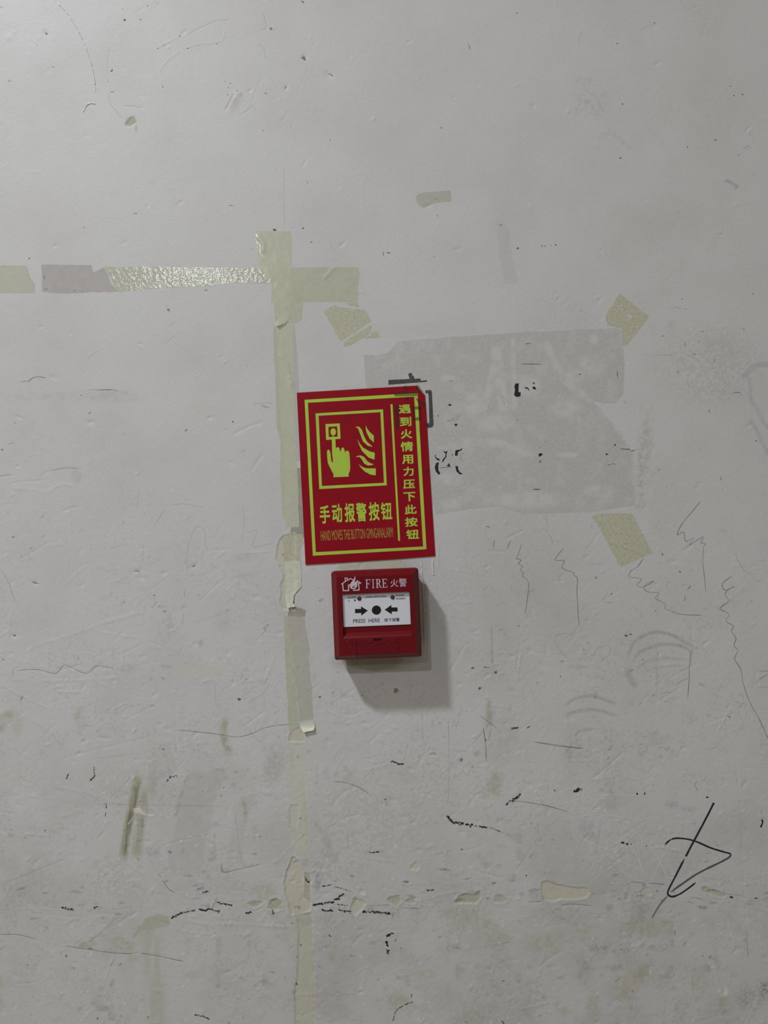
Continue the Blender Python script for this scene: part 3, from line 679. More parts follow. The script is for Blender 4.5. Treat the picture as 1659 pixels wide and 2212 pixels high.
def ribbon(name, zone, pts, width, material, parent=None, off=0.05, height=0.0, broken=0.0, jitter=0.35, smooth=True, taper=True, seed=None):
    """thin line lying on the wall, width in photo pixels"""
    parent = parent or wall
    pts = zp(zone, pts)
    if smooth: pts = smooth_pts(pts, 8)
    q = [pts[0]]                                       # resample about every 2.2 px
    for a, b in zip(pts[:-1], pts[1:]):
        L = math.hypot(b[0] - a[0], b[1] - a[1]); k = max(1, int(L / 2.2))
        q += [(a[0] + (b[0] - a[0]) * i / k, a[1] + (b[1] - a[1]) * i / k) for i in range(1, k + 1)]
    n = len(q); s = seed or nseed()
    ar = np.arange(n, dtype=np.float32)
    wn = vnoise(ar, ar * 0, 5, s); bn = vnoise(ar, ar * 0 + 9, 4, s + 2) * .6 + vnoise(ar, ar * 0 + 9, 9, s + 3) * .4
    rows = []
    for i in range(n):
        a = q[max(0, i - 1)]; b = q[min(n - 1, i + 1)]
        dx, dy = b[0] - a[0], b[1] - a[1]; L = math.hypot(dx, dy) + 1e-9
        w = width / 2 * (1 + jitter * 2 * (wn[i] - .5))
        if taper: w *= min(1, .35 + min(i, n - 1 - i) / 5.0)
        ox, oy = -dy / L * w, dx / L * w
        x, y = q[i]
        rows.append([(x + ox, y + oy), (x, y), (x - ox, y - oy)] if height else [(x + ox, y + oy), (x - ox, y - oy)])
    m = len(rows[0]); flat = [p for r in rows for p in r]
    hx = wall_h([p[0] for p in flat], [p[1] for p in flat]) + off * 1e-3
    verts = []
    for k, p in enumerate(flat):
        v = P(p[0], p[1], 0); h = hx[k] + (height * 1e-3 if m == 3 and k % 3 == 1 else 0)
        verts.append(Vector((v.x, -h, v.z)))
    faces = []
    for i in range(n - 1):
        if broken and bn[i] < broken: continue
        for j in range(m - 1):
            faces.append((i * m + j, i * m + j + 1, (i + 1) * m + j + 1, (i + 1) * m + j))
    if not faces: return None
    faces = orient(faces, flat)
    return link_mesh(name, verts, faces, material, parent, bool(height))

def spot(name, zone, cx, cy, rx, ry, material, ang=0, parent=None, off=0.06, seed=None):
    s = seed or nseed(); k = ZM[zone][2]; (c,) = zp(zone, [(cx, cy)]); rx /= k; ry /= k
    a = math.radians(ang); n = 14; pts = []
    for i in range(n):
        t = i / n * 2 * math.pi
        r = .84 + .95 * (float(vnoise(np.array([i * 1.0]), np.array([s * 3.1]), 1.2, s)[0]) - .5)
        ex, ey = rx * r * math.cos(t), ry * r * math.sin(t)
        pts.append((c[0] + ex * math.cos(a) - ey * math.sin(a), c[1] + ex * math.sin(a) + ey * math.cos(a)))
    return flat_poly(name, pts, material, parent, off)

def flat_poly(name, pts, material, parent=None, off=0.06, holes=(), h0=None, step=None):
    """flat printed shape (photo pixels) on the wall relief, or at fixed height h0 (metres)"""
    parent = parent or wall
    if step: pts = densify(pts, step)
    xy, tris = cdt([pts] + [list(h) for h in holes])
    tris = orient(tris, xy)
    if h0 is None:
        hh = wall_h([p[0] for p in xy], [p[1] for p in xy]) + off * 1e-3
        verts = [Vector((P(x, y).x, -h, P(x, y).z)) for (x, y), h in zip(xy, hh)]
    else:
        verts = [P(x, y, h0) for x, y in xy]
    return link_mesh(name, verts, tris, material, parent)

# ------------------------------------------------------------------ tape strips
def tape(zone, pts, material, label, off=.07, thick=.06, name='tape_strip', group='old tape strips on the wall', **kw):
    if 'lift' not in kw: off = off if off <= .1 else .05 + off * .35
    o, xy = sheet(name, zp(zone, pts), M[material], off, thick, **kw)
    tag(o, label, 'tape', group)
    return o
def curl_from(zone, p, d, reach, amount):
    (a,) = zp(zone, [p]); L = math.hypot(*d); ux, uy = d[0] / L, d[1] / L; reach = reach / ZM[zone][2]
    def f(x, y):
        t = np.clip(((x - a[0]) * ux + (y - a[1]) * uy) / reach, 0, 1.2)
        return amount * t ** 2
    return f

tape('L', [(-700, 72), (145, 85), (165, 150), (190, 180), (190, 235), (-700, 228)], 'tape_faint', 'short pale yellow tape end at the left edge of the photo', jag=.6)
tape('L', [(225, 80), (498, 82), (505, 120), (560, 98), (585, 130), (600, 180), (640, 225), (330, 235), (228, 230)], 'residue_pink',
     'pinkish grey torn residue patch in the gap of the horizontal tape', jag=1.2, group='torn residue')
tape('L', [(560, 92), (800, 92), (1100, 95), (1400, 97), (1480, 97), (1482, 182), (1300, 176), (1150, 192), (880, 205), (640, 228), (625, 195), (600, 150)],
     'tape_rippled', 'shiny rippled horizontal tape strip left of the tape crossing', jag=.8, bumpy=.15, off=.14)
tape('T', [(340, 560), (1150, 555), (1320, 555), (1330, 640), (1312, 760), (1320, 860), (1305, 940), (700, 943), (345, 945)], 'tape_flat',
     'dull yellow horizontal tape end with a crease, right of the tape crossing', off=.16, jag=.8,
     relief=lambda x, y: .7 * np.exp(-(seg_dist(x, y, zp('T', [(935, 680), (1045, 560)]))[0] / 1.8) ** 2))
tape('T', [(345, 770), (690, 770), (695, 960), (680, 1130), (650, 1165), (565, 1185), (390, 1190), (370, 1000)], 'tape_flat', 'small yellow tape piece tucked under the curled strip end', off=.22, jag=.8)
tape('T', [(165, 145), (380, 150), (560, 152), (570, 330), (565, 560), (575, 800), (560, 1000), (545, 1120), (500, 1190), (410, 1222), (385, 1195), (425, 1130), (385, 1080), (368, 1000), (350, 800), (340, 700), (215, 600), (195, 520), (175, 330)],
     'tape', 'vertical tape strip with a curled lower end at the tape crossing', off=.30, jag=.5, bumpy=.12,
     relief=lambda x, y: .9 * np.exp(-(seg_dist(x, y, zp('T', [(195, 215), (255, 290), (255, 380)]))[0] / 2.5) ** 2) + 2.6 * sstep(0, 1, (y - 682) / 24) * sstep(635, 600, x))
tape('V1', [(90, 110), (140, 110), (160, 950), (195, 1200), (200, 1900), (185, 1950), (160, 1600), (155, 1500), (160, 1200), (128, 1100), (120, 1000), (110, 640), (95, 400)], 'tape_faint',
     'thin yellow residue edge along the left of the long vertical tape', off=.08, jag=1.0)
tape('V1', [(115, 100), (285, 90), (290, 330), (285, 600), (300, 900), (300, 1300), (320, 1500), (335, 1800), (340, 2000), (335, 2030), (310, 2022), (290, 2034), (260, 2020), (215, 2030), (195, 1960), (185, 1800), (165, 1600), (165, 1500), (180, 1250), (170, 1130), (150, 900), (150, 600), (130, 330)],
     'tape', 'long vertical tape strip running down the left side of the red sign', off=.16, jag=.8, bumpy=.12, step=3.0,
     relief=lambda x, y: .55 * np.exp(-(seg_dist(x, y, zp('V1', [(100, 335), (170, 405), (215, 460), (240, 540), (250, 620), (265, 730)]))[0] / 2.6) ** 2) * (.3 + 1.4 * vnoise(x, y, 5, 7)) + .25 * np.exp(-(seg_dist(x, y, zp('V1', [(220, 500), (255, 660)]))[0] / 7) ** 2) * vnoise(x, y, 4, 8))
tape('V1', [(270, 90), (292, 90), (325, 430), (338, 740), (345, 1400), (310, 1400)], 'film', 'narrow clear film edge between the long tape and the red sign', off=.10)
tape('V1', [(315, 1465), (355, 1465), (365, 1800), (385, 2130), (350, 2140), (255, 2080), (260, 2030), (335, 2030)], 'film_dark', 'dirty grey film showing at the left edge of the red sign', off=.10)
tape('V2', [(180, 150), (250, 105), (370, 105), (375, 200), (345, 250), (350, 362), (200, 372), (190, 300)], 'tape_old', 'dark olive torn tape beside the lower left corner of the sign', off=.35, jag=1.0)
tape('V2', [(200, 370), (345, 360), (360, 420), (355, 560), (365, 600), (325, 650), (290, 690), (280, 760), (300, 795), (225, 820), (205, 700), (210, 480)], 'tape_pale',
     'pale green peeling tape flap with a torn, lifted lower end', off=.4, thick=.2, jag=1.5, bumpy=.4, lift=curl_from('V2', (270, 560), (10, 100), 230, 2.4))
tape('V2', [(235, 835), (300, 800), (400, 830), (395, 895), (235, 885)], 'film_dark', 'brownish film scrap below the peeling tape flap', off=.15, jag=1.5)
tape('V2', [(190, 890), (225, 890), (270, 1150), (300, 1500), (330, 1900), (345, 1930), (240, 1985), (225, 1700), (205, 1350)], 'tape_flat', 'yellow tape remnant left of and below the call point', off=.10, jag=1.0)
tape('V2', [(225, 890), (390, 890), (400, 1000), (440, 1200), (430, 1300), (460, 1600), (475, 1870), (340, 1895), (300, 1500), (265, 1150)], 'film_grey', 'crumpled translucent tape remnant beside the yellow strip', off=.18, jag=1.2, bumpy=.12,
     relief=lambda x, y: .7 * np.exp(-(seg_dist(x, y, zp('V2', [(265, 1155), (340, 1175), (430, 1205)]))[0] / 1.6) ** 2))
tape('V2', [(345, 1920), (480, 1890), (490, 1950), (480, 1975), (400, 1990), (385, 1995), (355, 1960)], 'tape_pale', 'small white-green tape flake curling off the wall', off=.3, thick=.2, jag=.8, step=2.5,
     lift=curl_from('V2', (410, 1900), (12, 100), 85, 3.2), name='tape_flake')
CG = 'tape pieces that held the torn notice'
tape('T', [(928, 1045), (960, 1025), (1060, 980), (1100, 1005), (1350, 1030), (1400, 1045), (1460, 1160), (1120, 1385), (1100, 1360)], 'tape_old', 'largest yellow tape piece above the sign, upper left of the torn notice', jag=.9, group=CG, name='tape_piece')
tape('T', [(1150, 1395), (1300, 1300), (1460, 1195), (1470, 1230), (1455, 1300), (1370, 1345), (1215, 1440), (1150, 1440)], 'tape_old', 'narrow slanted tape sliver below the upper left tape piece', jag=.9, group=CG, name='tape_piece')
tape('T', [(1475, 1275), (1535, 1275), (1560, 1345), (1385, 1355), (1465, 1305)], 'tape_old', 'small triangular tape sliver at the upper left of the torn notice', jag=.7, group=CG, name='tape_piece')
tape('T', [(1165, 958), (1310, 945), (1330, 1000), (1290, 1005)], 'tape_old', 'tiny tape sliver just under the horizontal tape end', jag=.7, group=CG, name='tape_piece')
def zig(pts, i0, i1, n=14, amp=3.5):
    """pinking-cutter teeth along one edge of a polygon given in zoom pixels"""
    (x1, y1), (x2, y2) = pts[i0], pts[i1]; out = []
    L = math.hypot(x2 - x1, y2 - y1); nx_, ny_ = (y2 - y1) / L, -(x2 - x1) / L
    for k in range(1, 2 * n):
        t = k / (2 * n); a = amp if k % 2 else -amp
        out.append((x1 + (x2 - x1) * t + nx_ * a, y1 + (y2 - y1) * t + ny_ * a))
    return pts[:i0 + 1] + out + pts[i0 + 1:]
tr = [(1180, 85), (1550, 375), (1480, 480), (1400, 580), (1270, 745), (1215, 755), (1195, 530), (1160, 520), (1020, 485), (1000, 380), (1020, 310), (1090, 230), (1130, 150)]
tape('K', zig(tr, 0, 1, 13, 9), 'tape_old', 'diamond-shaped tape piece at the upper right of the torn notice', jag=.5, group=CG, name='tape_piece', step=3.0,
     holes=[zp('K', [(1255, 340), (1290, 340), (1335, 365), (1330, 395), (1300, 395), (1280, 365)]), zp('K', [(1175, 230), (1215, 225), (1200, 250), (1180, 250)])])
br = [(700, 38), (770, 25), (920, 22), (960, 100), (1032, 235), (860, 312), (840, 290), (815, 235), (770, 150)]
tape('E', zig(br, 4, 5, 12, 4), 'tape_old', 'tape parallelogram with a crease, right of the call point below the notice', jag=.5, group=CG, name='tape_piece', step=3.0,
     relief=lambda x, y: .5 * np.exp(-(seg_dist(x, y, zp('E', [(775, 165), (880, 205), (980, 245)]))[0] / 1.8) ** 2))
tape('B', [(1032, 1270), (1036, 1250), (1050, 1240), (1100, 1230), (1255, 1218), (1258, 1290), (1150, 1300), (1085, 1330), (1050, 1315), (1038, 1295)], 'film_grey', 'small clear tape scrap with a rounded left end high on the wall', jag=.5, group='tape scraps', name='tape_piece')

# ------------------------------------------------------------------ torn notice paper
paper_m = bpy.data.materials.new('torn_grey_notice_paper'); paper_m.use_nodes = True
nt = paper_m.node_tree; pb = nt.nodes['Principled BSDF']; pb.inputs['Roughness'].default_value = .6; pb.inputs['Specular IOR Level'].default_value = .2
pa = nt.nodes.new('ShaderNodeAttribute'); pa.attribute_name = 'worn'
pg = nt.nodes.new('ShaderNodeNewGeometry')
pn = nt.nodes.new('ShaderNodeTexNoise'); pn.inputs['Scale'].default_value = 260; pn.inputs['Detail'].default_value = 5
nt.links.new(pg.outputs['Position'], pn.inputs['Vector'])
pr = nt.nodes.new('ShaderNodeMapRange'); pr.inputs[1].default_value = .4; pr.inputs[2].default_value = .7; nt.links.new(pn.outputs[0], pr.inputs[0])
pm1 = nt.nodes.new('ShaderNodeMix'); pm1.data_type = 'RGBA'; pm1.inputs[6].default_value = (.505, .495, .475, 1); pm1.inputs[7].default_value = (.545, .535, .515, 1)
nt.links.new(pr.outputs[0], pm1.inputs[0])
pm2 = nt.nodes.new('ShaderNodeMix'); pm2.data_type = 'RGBA'; pm2.inputs[7].default_value = (.60, .595, .58, 1)
nt.links.new(pa.outputs['Fac'], pm2.inputs[0]); nt.links.new(pm1.outputs[2], pm2.inputs[6]); nt.links.new(pm2.outputs[2], pb.inputs['Base Color'])
pn2 = nt.nodes.new('ShaderNodeTexNoise'); pn2.inputs['Scale'].default_value = 240; pn2.inputs['Detail'].default_value = 4; nt.links.new(pg.outputs['Position'], pn2.inputs['Vector'])
pbp = nt.nodes.new('ShaderNodeBump'); pbp.inputs['Distance'].default_value = .0004; pbp.inputs['Strength'].default_value = .6
nt.links.new(pn2.outputs[0], pbp.inputs['Height']); nt.links.new(pbp.outputs[0], pb.inputs['Normal'])

npts = [(62, 355), (130, 360), (190, 345), (240, 290), (300, 280), (870, 240), (1400, 216), (1422, 235), (1435, 420), (1430, 560), (1390, 610), (1330, 612), (1270, 600), (1350, 690), (1420, 770), (1480, 850), (1490, 1000),
        (1488, 1150), (1250, 1185), (900, 1195), (780, 1150), (640, 1165), (440, 1200), (400, 1000), (330, 530), (75, 530)]
worn_list = [('s', [(760, 340), (775, 460), (800, 640)], 60), ('s', [(850, 280), (850, 420), (860, 640)], 26), ('s', [(745, 420), (720, 560), (690, 640)], 40), ('s', [(1030, 310), (1080, 420), (1130, 500), (1250, 590)], 44),
             ('b', (1265, 410), (75, 62)), ('b', (1180, 470), (60, 40)), ('b', (500, 480), (48, 18)), ('s', [(590, 820), (780, 820), (860, 860), (950, 880)], 44), ('b', (950, 1025), (40, 20)), ('b', (510, 1015), (70, 34)), ('b', (1275, 275), (24, 30)),
             ('b', (1140, 885), (60, 16)), ('b', (1290, 935), (30, 16)), ('b', (930, 520), (70, 60)), ('b', (640, 620), (60, 70)), ('b', (1130, 640), (90, 50)), ('b', (900, 1120), (230, 45)), ('b', (760, 720), (110, 50)), ('b', (520, 1140), (60, 30)), ('s', [(1170, 620), (1200, 710)], 20), ('b', (1300, 1080), (90, 40)),
             ('s', [(1290, 640), (1340, 680), (1460, 830)], 20), ('s', [(1480, 880), (1485, 1040)], 16)]
notice_root = thing('torn_notice', 'torn grey paper notice remnant stuck to the wall right of the sign', 'paper', P(1080, 910))
psheet, pxy = sheet('paper_sheet', zp('P', npts), paper_m, .09, .06, parent=notice_root, step=4.0, jag=1.2, bumpy=.05)
pme = psheet.data; nv = len(pme.vertices)
ww = np.zeros(nv, np.float32); vx = np.zeros(nv); vy = np.zeros(nv)
vc = np.zeros(nv * 3, np.float32); pme.vertices.foreach_get('co', vc); vc = vc.reshape(-1, 3) + np.array(ORIG[notice_root.name])
vx, vy = world_to_px(vc[:, 0], vc[:, 2])
for wi in worn_list:
    if wi[0] == 's':
        d, _ = seg_dist(vx, vy, zp('P', wi[1])); r = wi[2] / 2.44 / 2
        f = 1 - sstep(.5, 1.3, d / r)
    else:
        (c,) = zp('P', [wi[1]]); f = 1 - sstep(.5, 1.3, np.hypot((vx - c[0]) / (wi[2][0] / 2.44), (vy - c[1]) / (wi[2][1] / 2.44)))
    ww = np.maximum(ww, f * (.35 + .65 * sstep(.3, .6, fbm(vx, vy, 14, nseed()))))
ww = np.maximum(ww * .9, .45 * sstep(.5, .75, fbm(vx, vy, 22, 77)))
pat = pme.attributes.new('worn', 'FLOAT', 'POINT'); pat.data.foreach_set('value', ww.astype(np.float32))

def notice_ink(pts, m='ink', zone='Q', name='ink_fragment'): return flat_poly(name, zp(zone, pts), m, notice_root, .2, step=6)
def notice_stroke(pts, w, m='ink', zone='Q', **kw): return ribbon('ink_fragment', zone, pts, w / ZM[zone][2], m, notice_root, .2, jitter=.2, **kw)
M['ink_print'] = mat('worn_black_print', (0.06, 0.06, 0.062), 0.6, 0.2, 0.92, ((0.16, 0.16, 0.155), 500, .45, .7))
notice_ink([(88, 142), (300, 131), (405, 127), (412, 150), (470, 143), (470, 160), (88, 190)], 'ink_print')
notice_ink([(282, 80), (318, 70), (330, 105), (340, 100), (345, 132), (300, 134)], 'ink_print')
notice_ink([(455, 250), (470, 243), (510, 243), (520, 255), (538, 590), (525, 610), (480, 622), (472, 615), (472, 572), (495, 570), (488, 300), (482, 276), (455, 272)], 'ink_print')
notice_ink([(562, 884), (556, 900), (566, 918), (590, 925), (602, 936), (592, 945), (566, 934), (550, 912), (552, 890)])
notice_ink([(632, 846), (655, 858), (675, 845), (672, 862), (664, 885), (666, 905), (645, 935), (630, 962), (622, 955), (630, 930), (654, 905), (656, 872), (640, 862)])
notice_ink([(562, 968), (590, 960), (584, 1000), (586, 1040), (604, 1070), (590, 1088), (560, 1055), (548, 1010)])
notice_ink([(690, 968), (708, 1005), (680, 1002), (668, 1000)])
notice_ink([(755, 842), (775, 838), (800, 836), (822, 820), (820, 838), (795, 850), (780, 862), (776, 896), (748, 895)])
notice_ink([(752, 1000), (778, 998), (785, 1035), (800, 1062), (825, 1072), (815, 1082), (795, 1080), (765, 1052)])
notice_ink([(1350, 178), (1385, 175), (1382, 262), (1405, 266), (1402, 305), (1365, 312), (1338, 295), (1348, 235), (1340, 215)])
notice_ink([(1443, 213), (1475, 216), (1492, 245), (1484, 248), (1470, 228), (1450, 226)])
notice_ink([(1535, 158), (1546, 182), (1524, 180)]); notice_ink([(1525, 205), (1548, 212), (1560, 236), (1540, 236), (1520, 226)])
notice_ink([(684, 382), (710, 382), (714, 398), (690, 400)]); notice_ink([(740, 580), (778, 577), (760, 608)])
notice_ink([(1582, 880), (1600, 868), (1612, 876), (1626, 878), (1615, 892), (1604, 898), (1586, 908)]); notice_ink([(1586, 962), (1600, 935), (1606, 964)], 'ink_grey')
for p in (([(600, 1020), (640, 1012), (720, 1014)], 4), ([(812, 876), (838, 872)], 5), ([(808, 905), (812, 950)], 5), ([(690, 156), (730, 150)], 6), ([(668, 552), (715, 545)], 6), ([(715, 520), (745, 545)], 6), ([(705, 655), (735, 668)], 4),
          ([(765, 662), (780, 656)], 4), ([(1215, 290), (1228, 320)], 6), ([(1236, 355), (1242, 390)], 7), ([(1285, 628), (1310, 632)], 4), ([(1530, 1228), (1600, 1230)], 5), ([(1505, 310), (1516, 318)], 7), ([(610, 1160), (632, 1162)], 4), ([(1640, 755), (1665, 758)], 5)):
    notice_stroke(p[0], p[1], 'ink_grey')
for p in (([(1370, 930), (1390, 934)], 4), ([(1345, 935), (1365, 937)], 4), ([(1410, 852), (1480, 858)], 4), ([(890, 405), (1000, 407)], 3), ([(915, 300), (940, 296)], 5), ([(955, 1066), (990, 1068)], 4), ([(1398, 440), (1400, 480)], 4)):
    notice_stroke(p[0], p[1], 'ink_grey', 'P')
for x, y, r in ((582, 497, 6), (1372, 537, 5), (1597, 810, 5), (722, 885, 7)): spot('ink_fragment', 'Q', x, y, r, r, 'ink_grey', 0, notice_root, .2)
for x, y, r in ((1387, 832, 5), (1343, 882, 6), (455, 680, 3), (873, 698, 3), (1202, 460, 4)): spot('ink_fragment', 'P', x, y, r, r, 'ink', 0, notice_root, .2)
flake, _ = sheet('torn_edge_flake', zp('P', [(1455, 845), (1478, 838), (1490, 858), (1470, 862)]), M['tape_pale'], .3, .2, parent=notice_root, step=2, lift=lambda x, y: 0 * x + .6)

# ------------------------------------------------------------------ marks on the wall (children of the wall)
def ink(zone, pts, w, m='ink', **kw): return ribbon('ink_stroke', zone, pts, w / ZM[zone][2], m, **kw)
def pencil(zone, pts, w=2.0, m='pencil', **kw): return ribbon('pencil_line', zone, pts, w * .78, m, **kw)
# hand-drawn marker arrow
ink('H', [(1312, 398), (1250, 520), (1180, 650), (1132, 742)], 13, jitter=.1, taper=False)
ink('H', [(1124, 755), (1060, 880), (1022, 955), (1018, 985), (1045, 1000), (1090, 985), (1150, 945), (1195, 910)], 12, jitter=.12)
ink('H', [(998, 668), (1030, 638), (1080, 625), (1180, 640), (1300, 690), (1420, 725)], 11, jitter=.1, taper=False)
ink('H', [(1422, 724), (1395, 757), (1220, 845), (1120, 910), (1035, 970)], 12, 'ink_grey', jitter=.12)
ink('H', [(1018, 992), (960, 1060), (915, 1140)], 12, 'ink_faint', jitter=.15); ink('H', [(1618, 505), (1624, 522), (1612, 555)], 12, taper=False)
for x, y, rx, ry in ((728, 653, 14, 9), (755, 662, 14, 8), (782, 664, 4, 4), (820, 340, 7, 9), (868, 340, 5, 9), (1270, 362, 14, 7), (292, 320, 6, 6), (110, 865, 5, 5), (1425, 1003, 12, 7), (683, 1538, 4, 4), (880, 675, 5, 5), (1585, 1010, 14, 4)): spot('ink_spot', 'H', x, y, rx, ry, 'ink')
for pts, w in (([(0, 390), (80, 390), (250, 420), (380, 458)], 1.8), ([(170, 8), (300, 32), (475, 50)], 1.8), ([(1205, 258), (1190, 285), (1210, 318)], 1.6), ([(485, 1565), (490, 1545)], 2), ([(1250, 782), (1280, 768)], 1.5), ([(1165, 1015), (1190, 1005), (1245, 1022)], 1.6), ([(1390, 980), (1500, 992)], 1.3), ([(1620, 1025), (1659, 1005)], 1.5),
               ([(780, 905), (840, 912), (1000, 920)], 1.6), ([(330, 1056), (400, 1048), (540, 1060)], 1.5), ([(120, 1035), (210, 1030)], 1.6), ([(185, 520), (183, 590)], 1.2), ([(1520, 1210), (1530, 1390)], 1.2), ([(1618, 430), (1615, 470)], 1.5)): pencil('H', pts, w)
for pts in ([(400, 470), (410, 600), (500, 680), (560, 700), (700, 770), (860, 830)], [(680, 600), (690, 560), (720, 565), (780, 570), (850, 620), (930, 720), (1000, 840), (1015, 890)], [(690, 600), (700, 760), (740, 850), (900, 920)],
            [(735, 610), (770, 800)], [(740, 620), (830, 760), (860, 860)], [(490, 480), (600, 360)], [(300, 470), (420, 490), (560, 475), (760, 495), (860, 510), (1000, 480)], [(270, 200), (330, 200), (440, 270), (300, 350)], [(400, 520), (480, 640), (540, 560)],
            [(600, 60), (590, 240), (610, 460)], [(905, 910), (1040, 630)], [(280, 420), (600, 350), (1000, 365)], [(400, 440), (620, 435)], [(150, 380), (280, 370)], [(80, 60), (90, 180)], [(480, 640), (700, 720)], [(520, 630), (540, 760), (530, 820)], [(720, 500), (770, 520), (740, 570)]):
    ribbon('scratch', 'H', pts, 2.4, 'scratch', height=.12, broken=.1)
# pencil scribbles on the right
E = [([(415, 35), (455, 38), (448, 50), (462, 75), (460, 95), (455, 125), (478, 150), (490, 190)], 1.4, 'pencil_faint', 0),
     ([(318, 190), (300, 250), (290, 268), (315, 275), (303, 298), (325, 310), (312, 330), (328, 345), (325, 365), (345, 380), (358, 410), (355, 450), (345, 520), (338, 573)], 1.6, 'pencil', 0),
     ([(320, 457), (345, 450), (385, 435), (360, 450)], 1.3, 'pencil_faint', 0),
     ([(547, 212), (500, 275), (550, 280), (540, 320), (600, 345), (605, 360), (622, 378), (620, 450), (625, 540), (631, 635)], 1.6, 'pencil', 0),
     ([(257, 172), (240, 218)], 1.8, 'pencil', 0), ([(120, 90), (155, 105), (170, 150), (165, 220)], 1.7, 'pencil', .45),
     ([(983, 265), (950, 310), (910, 340), (908, 368), (960, 375), (970, 385), (948, 410), (975, 425), (1025, 400), (1035, 390), (1000, 405), (985, 430), (1010, 450), (1065, 455), (1048, 485), (1100, 515), (1100, 540), (1150, 560), (1200, 573), (1300, 577)], 1.6, 'pencil', 0),
     ([(1292, -45), (1258, 0), (1195, 75), (1165, 138), (1200, 125), (1208, 165), (1215, 175), (1255, 158), (1232, 195), (1305, 150), (1295, 180), (1318, 190), (1308, 210), (1305, 290), (1315, 380), (1322, 452)], 1.6, 'pencil', 0),
     ([(1465, 362), (1420, 395), (1410, 420), (1430, 440), (1475, 420), (1440, 440), (1425, 465), (1445, 500), (1398, 540), (1445, 570), (1432, 610), (1470, 635), (1460, 665), (1485, 700), (1475, 740), (1495, 770), (1478, 815), (1510, 870), (1525, 950), (1560, 1050), (1610, 1140), (1680, 1290)], 1.7, 'pencil', 0),
     ([(790, 452), (765, 485), (770, 505), (820, 508)], 1.4, 'pencil_faint', 0), ([(600, 685), (560, 676), (510, 685), (498, 715), (530, 770), (580, 820)], 1.2, 'pencil_faint', .1),
     ([(630, 740), (680, 725), (690, 760), (640, 820), (710, 790), (730, 760), (790, 740), (795, 790), (740, 825)], 1.2, 'pencil_faint', .2), ([(1495, 1012), (1515, 1010), (1525, 1040), (1490, 1125)], 1.3, 'pencil_faint', 0), ([(1468, 1043), (1545, 1063)], 1.3, 'pencil_faint', 0),
     ([(1240, 770), (1232, 860), (1230, 930), (1222, 1030)], 1.9, 'pencil', .1), ([(1160, 948), (1230, 915)], 1.6, 'pencil', 0), ([(1170, 882), (1235, 865)], 1.3, 'pencil_faint', 0), ([(1055, 1003), (1145, 995)], 1.3, 'pencil_faint', 0), ([(1060, 760), (1055, 1003)], 1.0, 'pencil_faint', .2),
     ([(90, 1120), (190, 1195)], 1.4, 'pencil', 0), ([(45, 1285), (100, 1220), (150, 1160)], 1.4, 'pencil_faint', 0), ([(110, 1190), (122, 1260), (128, 1375)], 1.9, 'pencil', 0), ([(150, 1200), (140, 1260)], 1.5, 'pencil', .2), ([(385, 1265), (500, 1280), (655, 1302)], 1.5, 'pencil', 0),
     ([(1610, 880), (1670, 880)], 1.5, 'pencil', 0), ([(1605, 930), (1670, 890)], 1.5, 'pencil', 0), ([(1605, 968), (1670, 965)], 1.3, 'pencil_faint', 0), ([(1325, 1310), (1390, 1290)], 1.8, 'pencil_faint', .2), ([(1060, 1300), (1090, 1295), (1110, 1310), (1130, 1285)], 1.8, 'pencil_faint', .2),
     ([(1480, 235), (1500, 285), (1535, 340)], 1.8, 'pencil_faint', .4), ([(1210, 470), (1205, 500)], 2, 'pencil', .3), ([(480, 1040), (440, 1060), (400, 1130), (370, 1200)], 1.2, 'scratch', .1), ([(470, 935), (430, 975), (390, 1030)], 1.2, 'scratch', .1), ([(680, 305), (770, 292)], 1.2, 'pencil_faint', 0)]
for pts, w, m, br_ in E: pencil('E', pts, w, m, broken=br_)
for x, y, rx, ry, a in ((888, 688, 11, 7, -20), (911, 680, 6, 5, 0), (55, 862, 8, 4, 0), (178, 888, 8, 6, 20), (90, 975, 7, 9, 30), (122, 1256, 6, 9, 10), (285, 1191, 24, 5, 0), (355, 1185, 12, 4, -30), (658, 762, 4, 4, 0), (808, 460, 4, 4, 0), (1180, 340, 7, 3, 0), (978, 818, 3, 6, 0), (530, 910, 4, 4, 0), (405, 943, 4, 4, 0), (305, 635, 4, 4, 0), (120, 860, 8, 4, 0), (135, 860, 5, 3, 0), (1450, 1130, 9, 4, 0), (1268, 755, 4, 4, 0), (1085, 245, 6, 4, 30)):
    spot('dirt_spot', 'E', x, y, rx, ry, 'spot_dark', a)
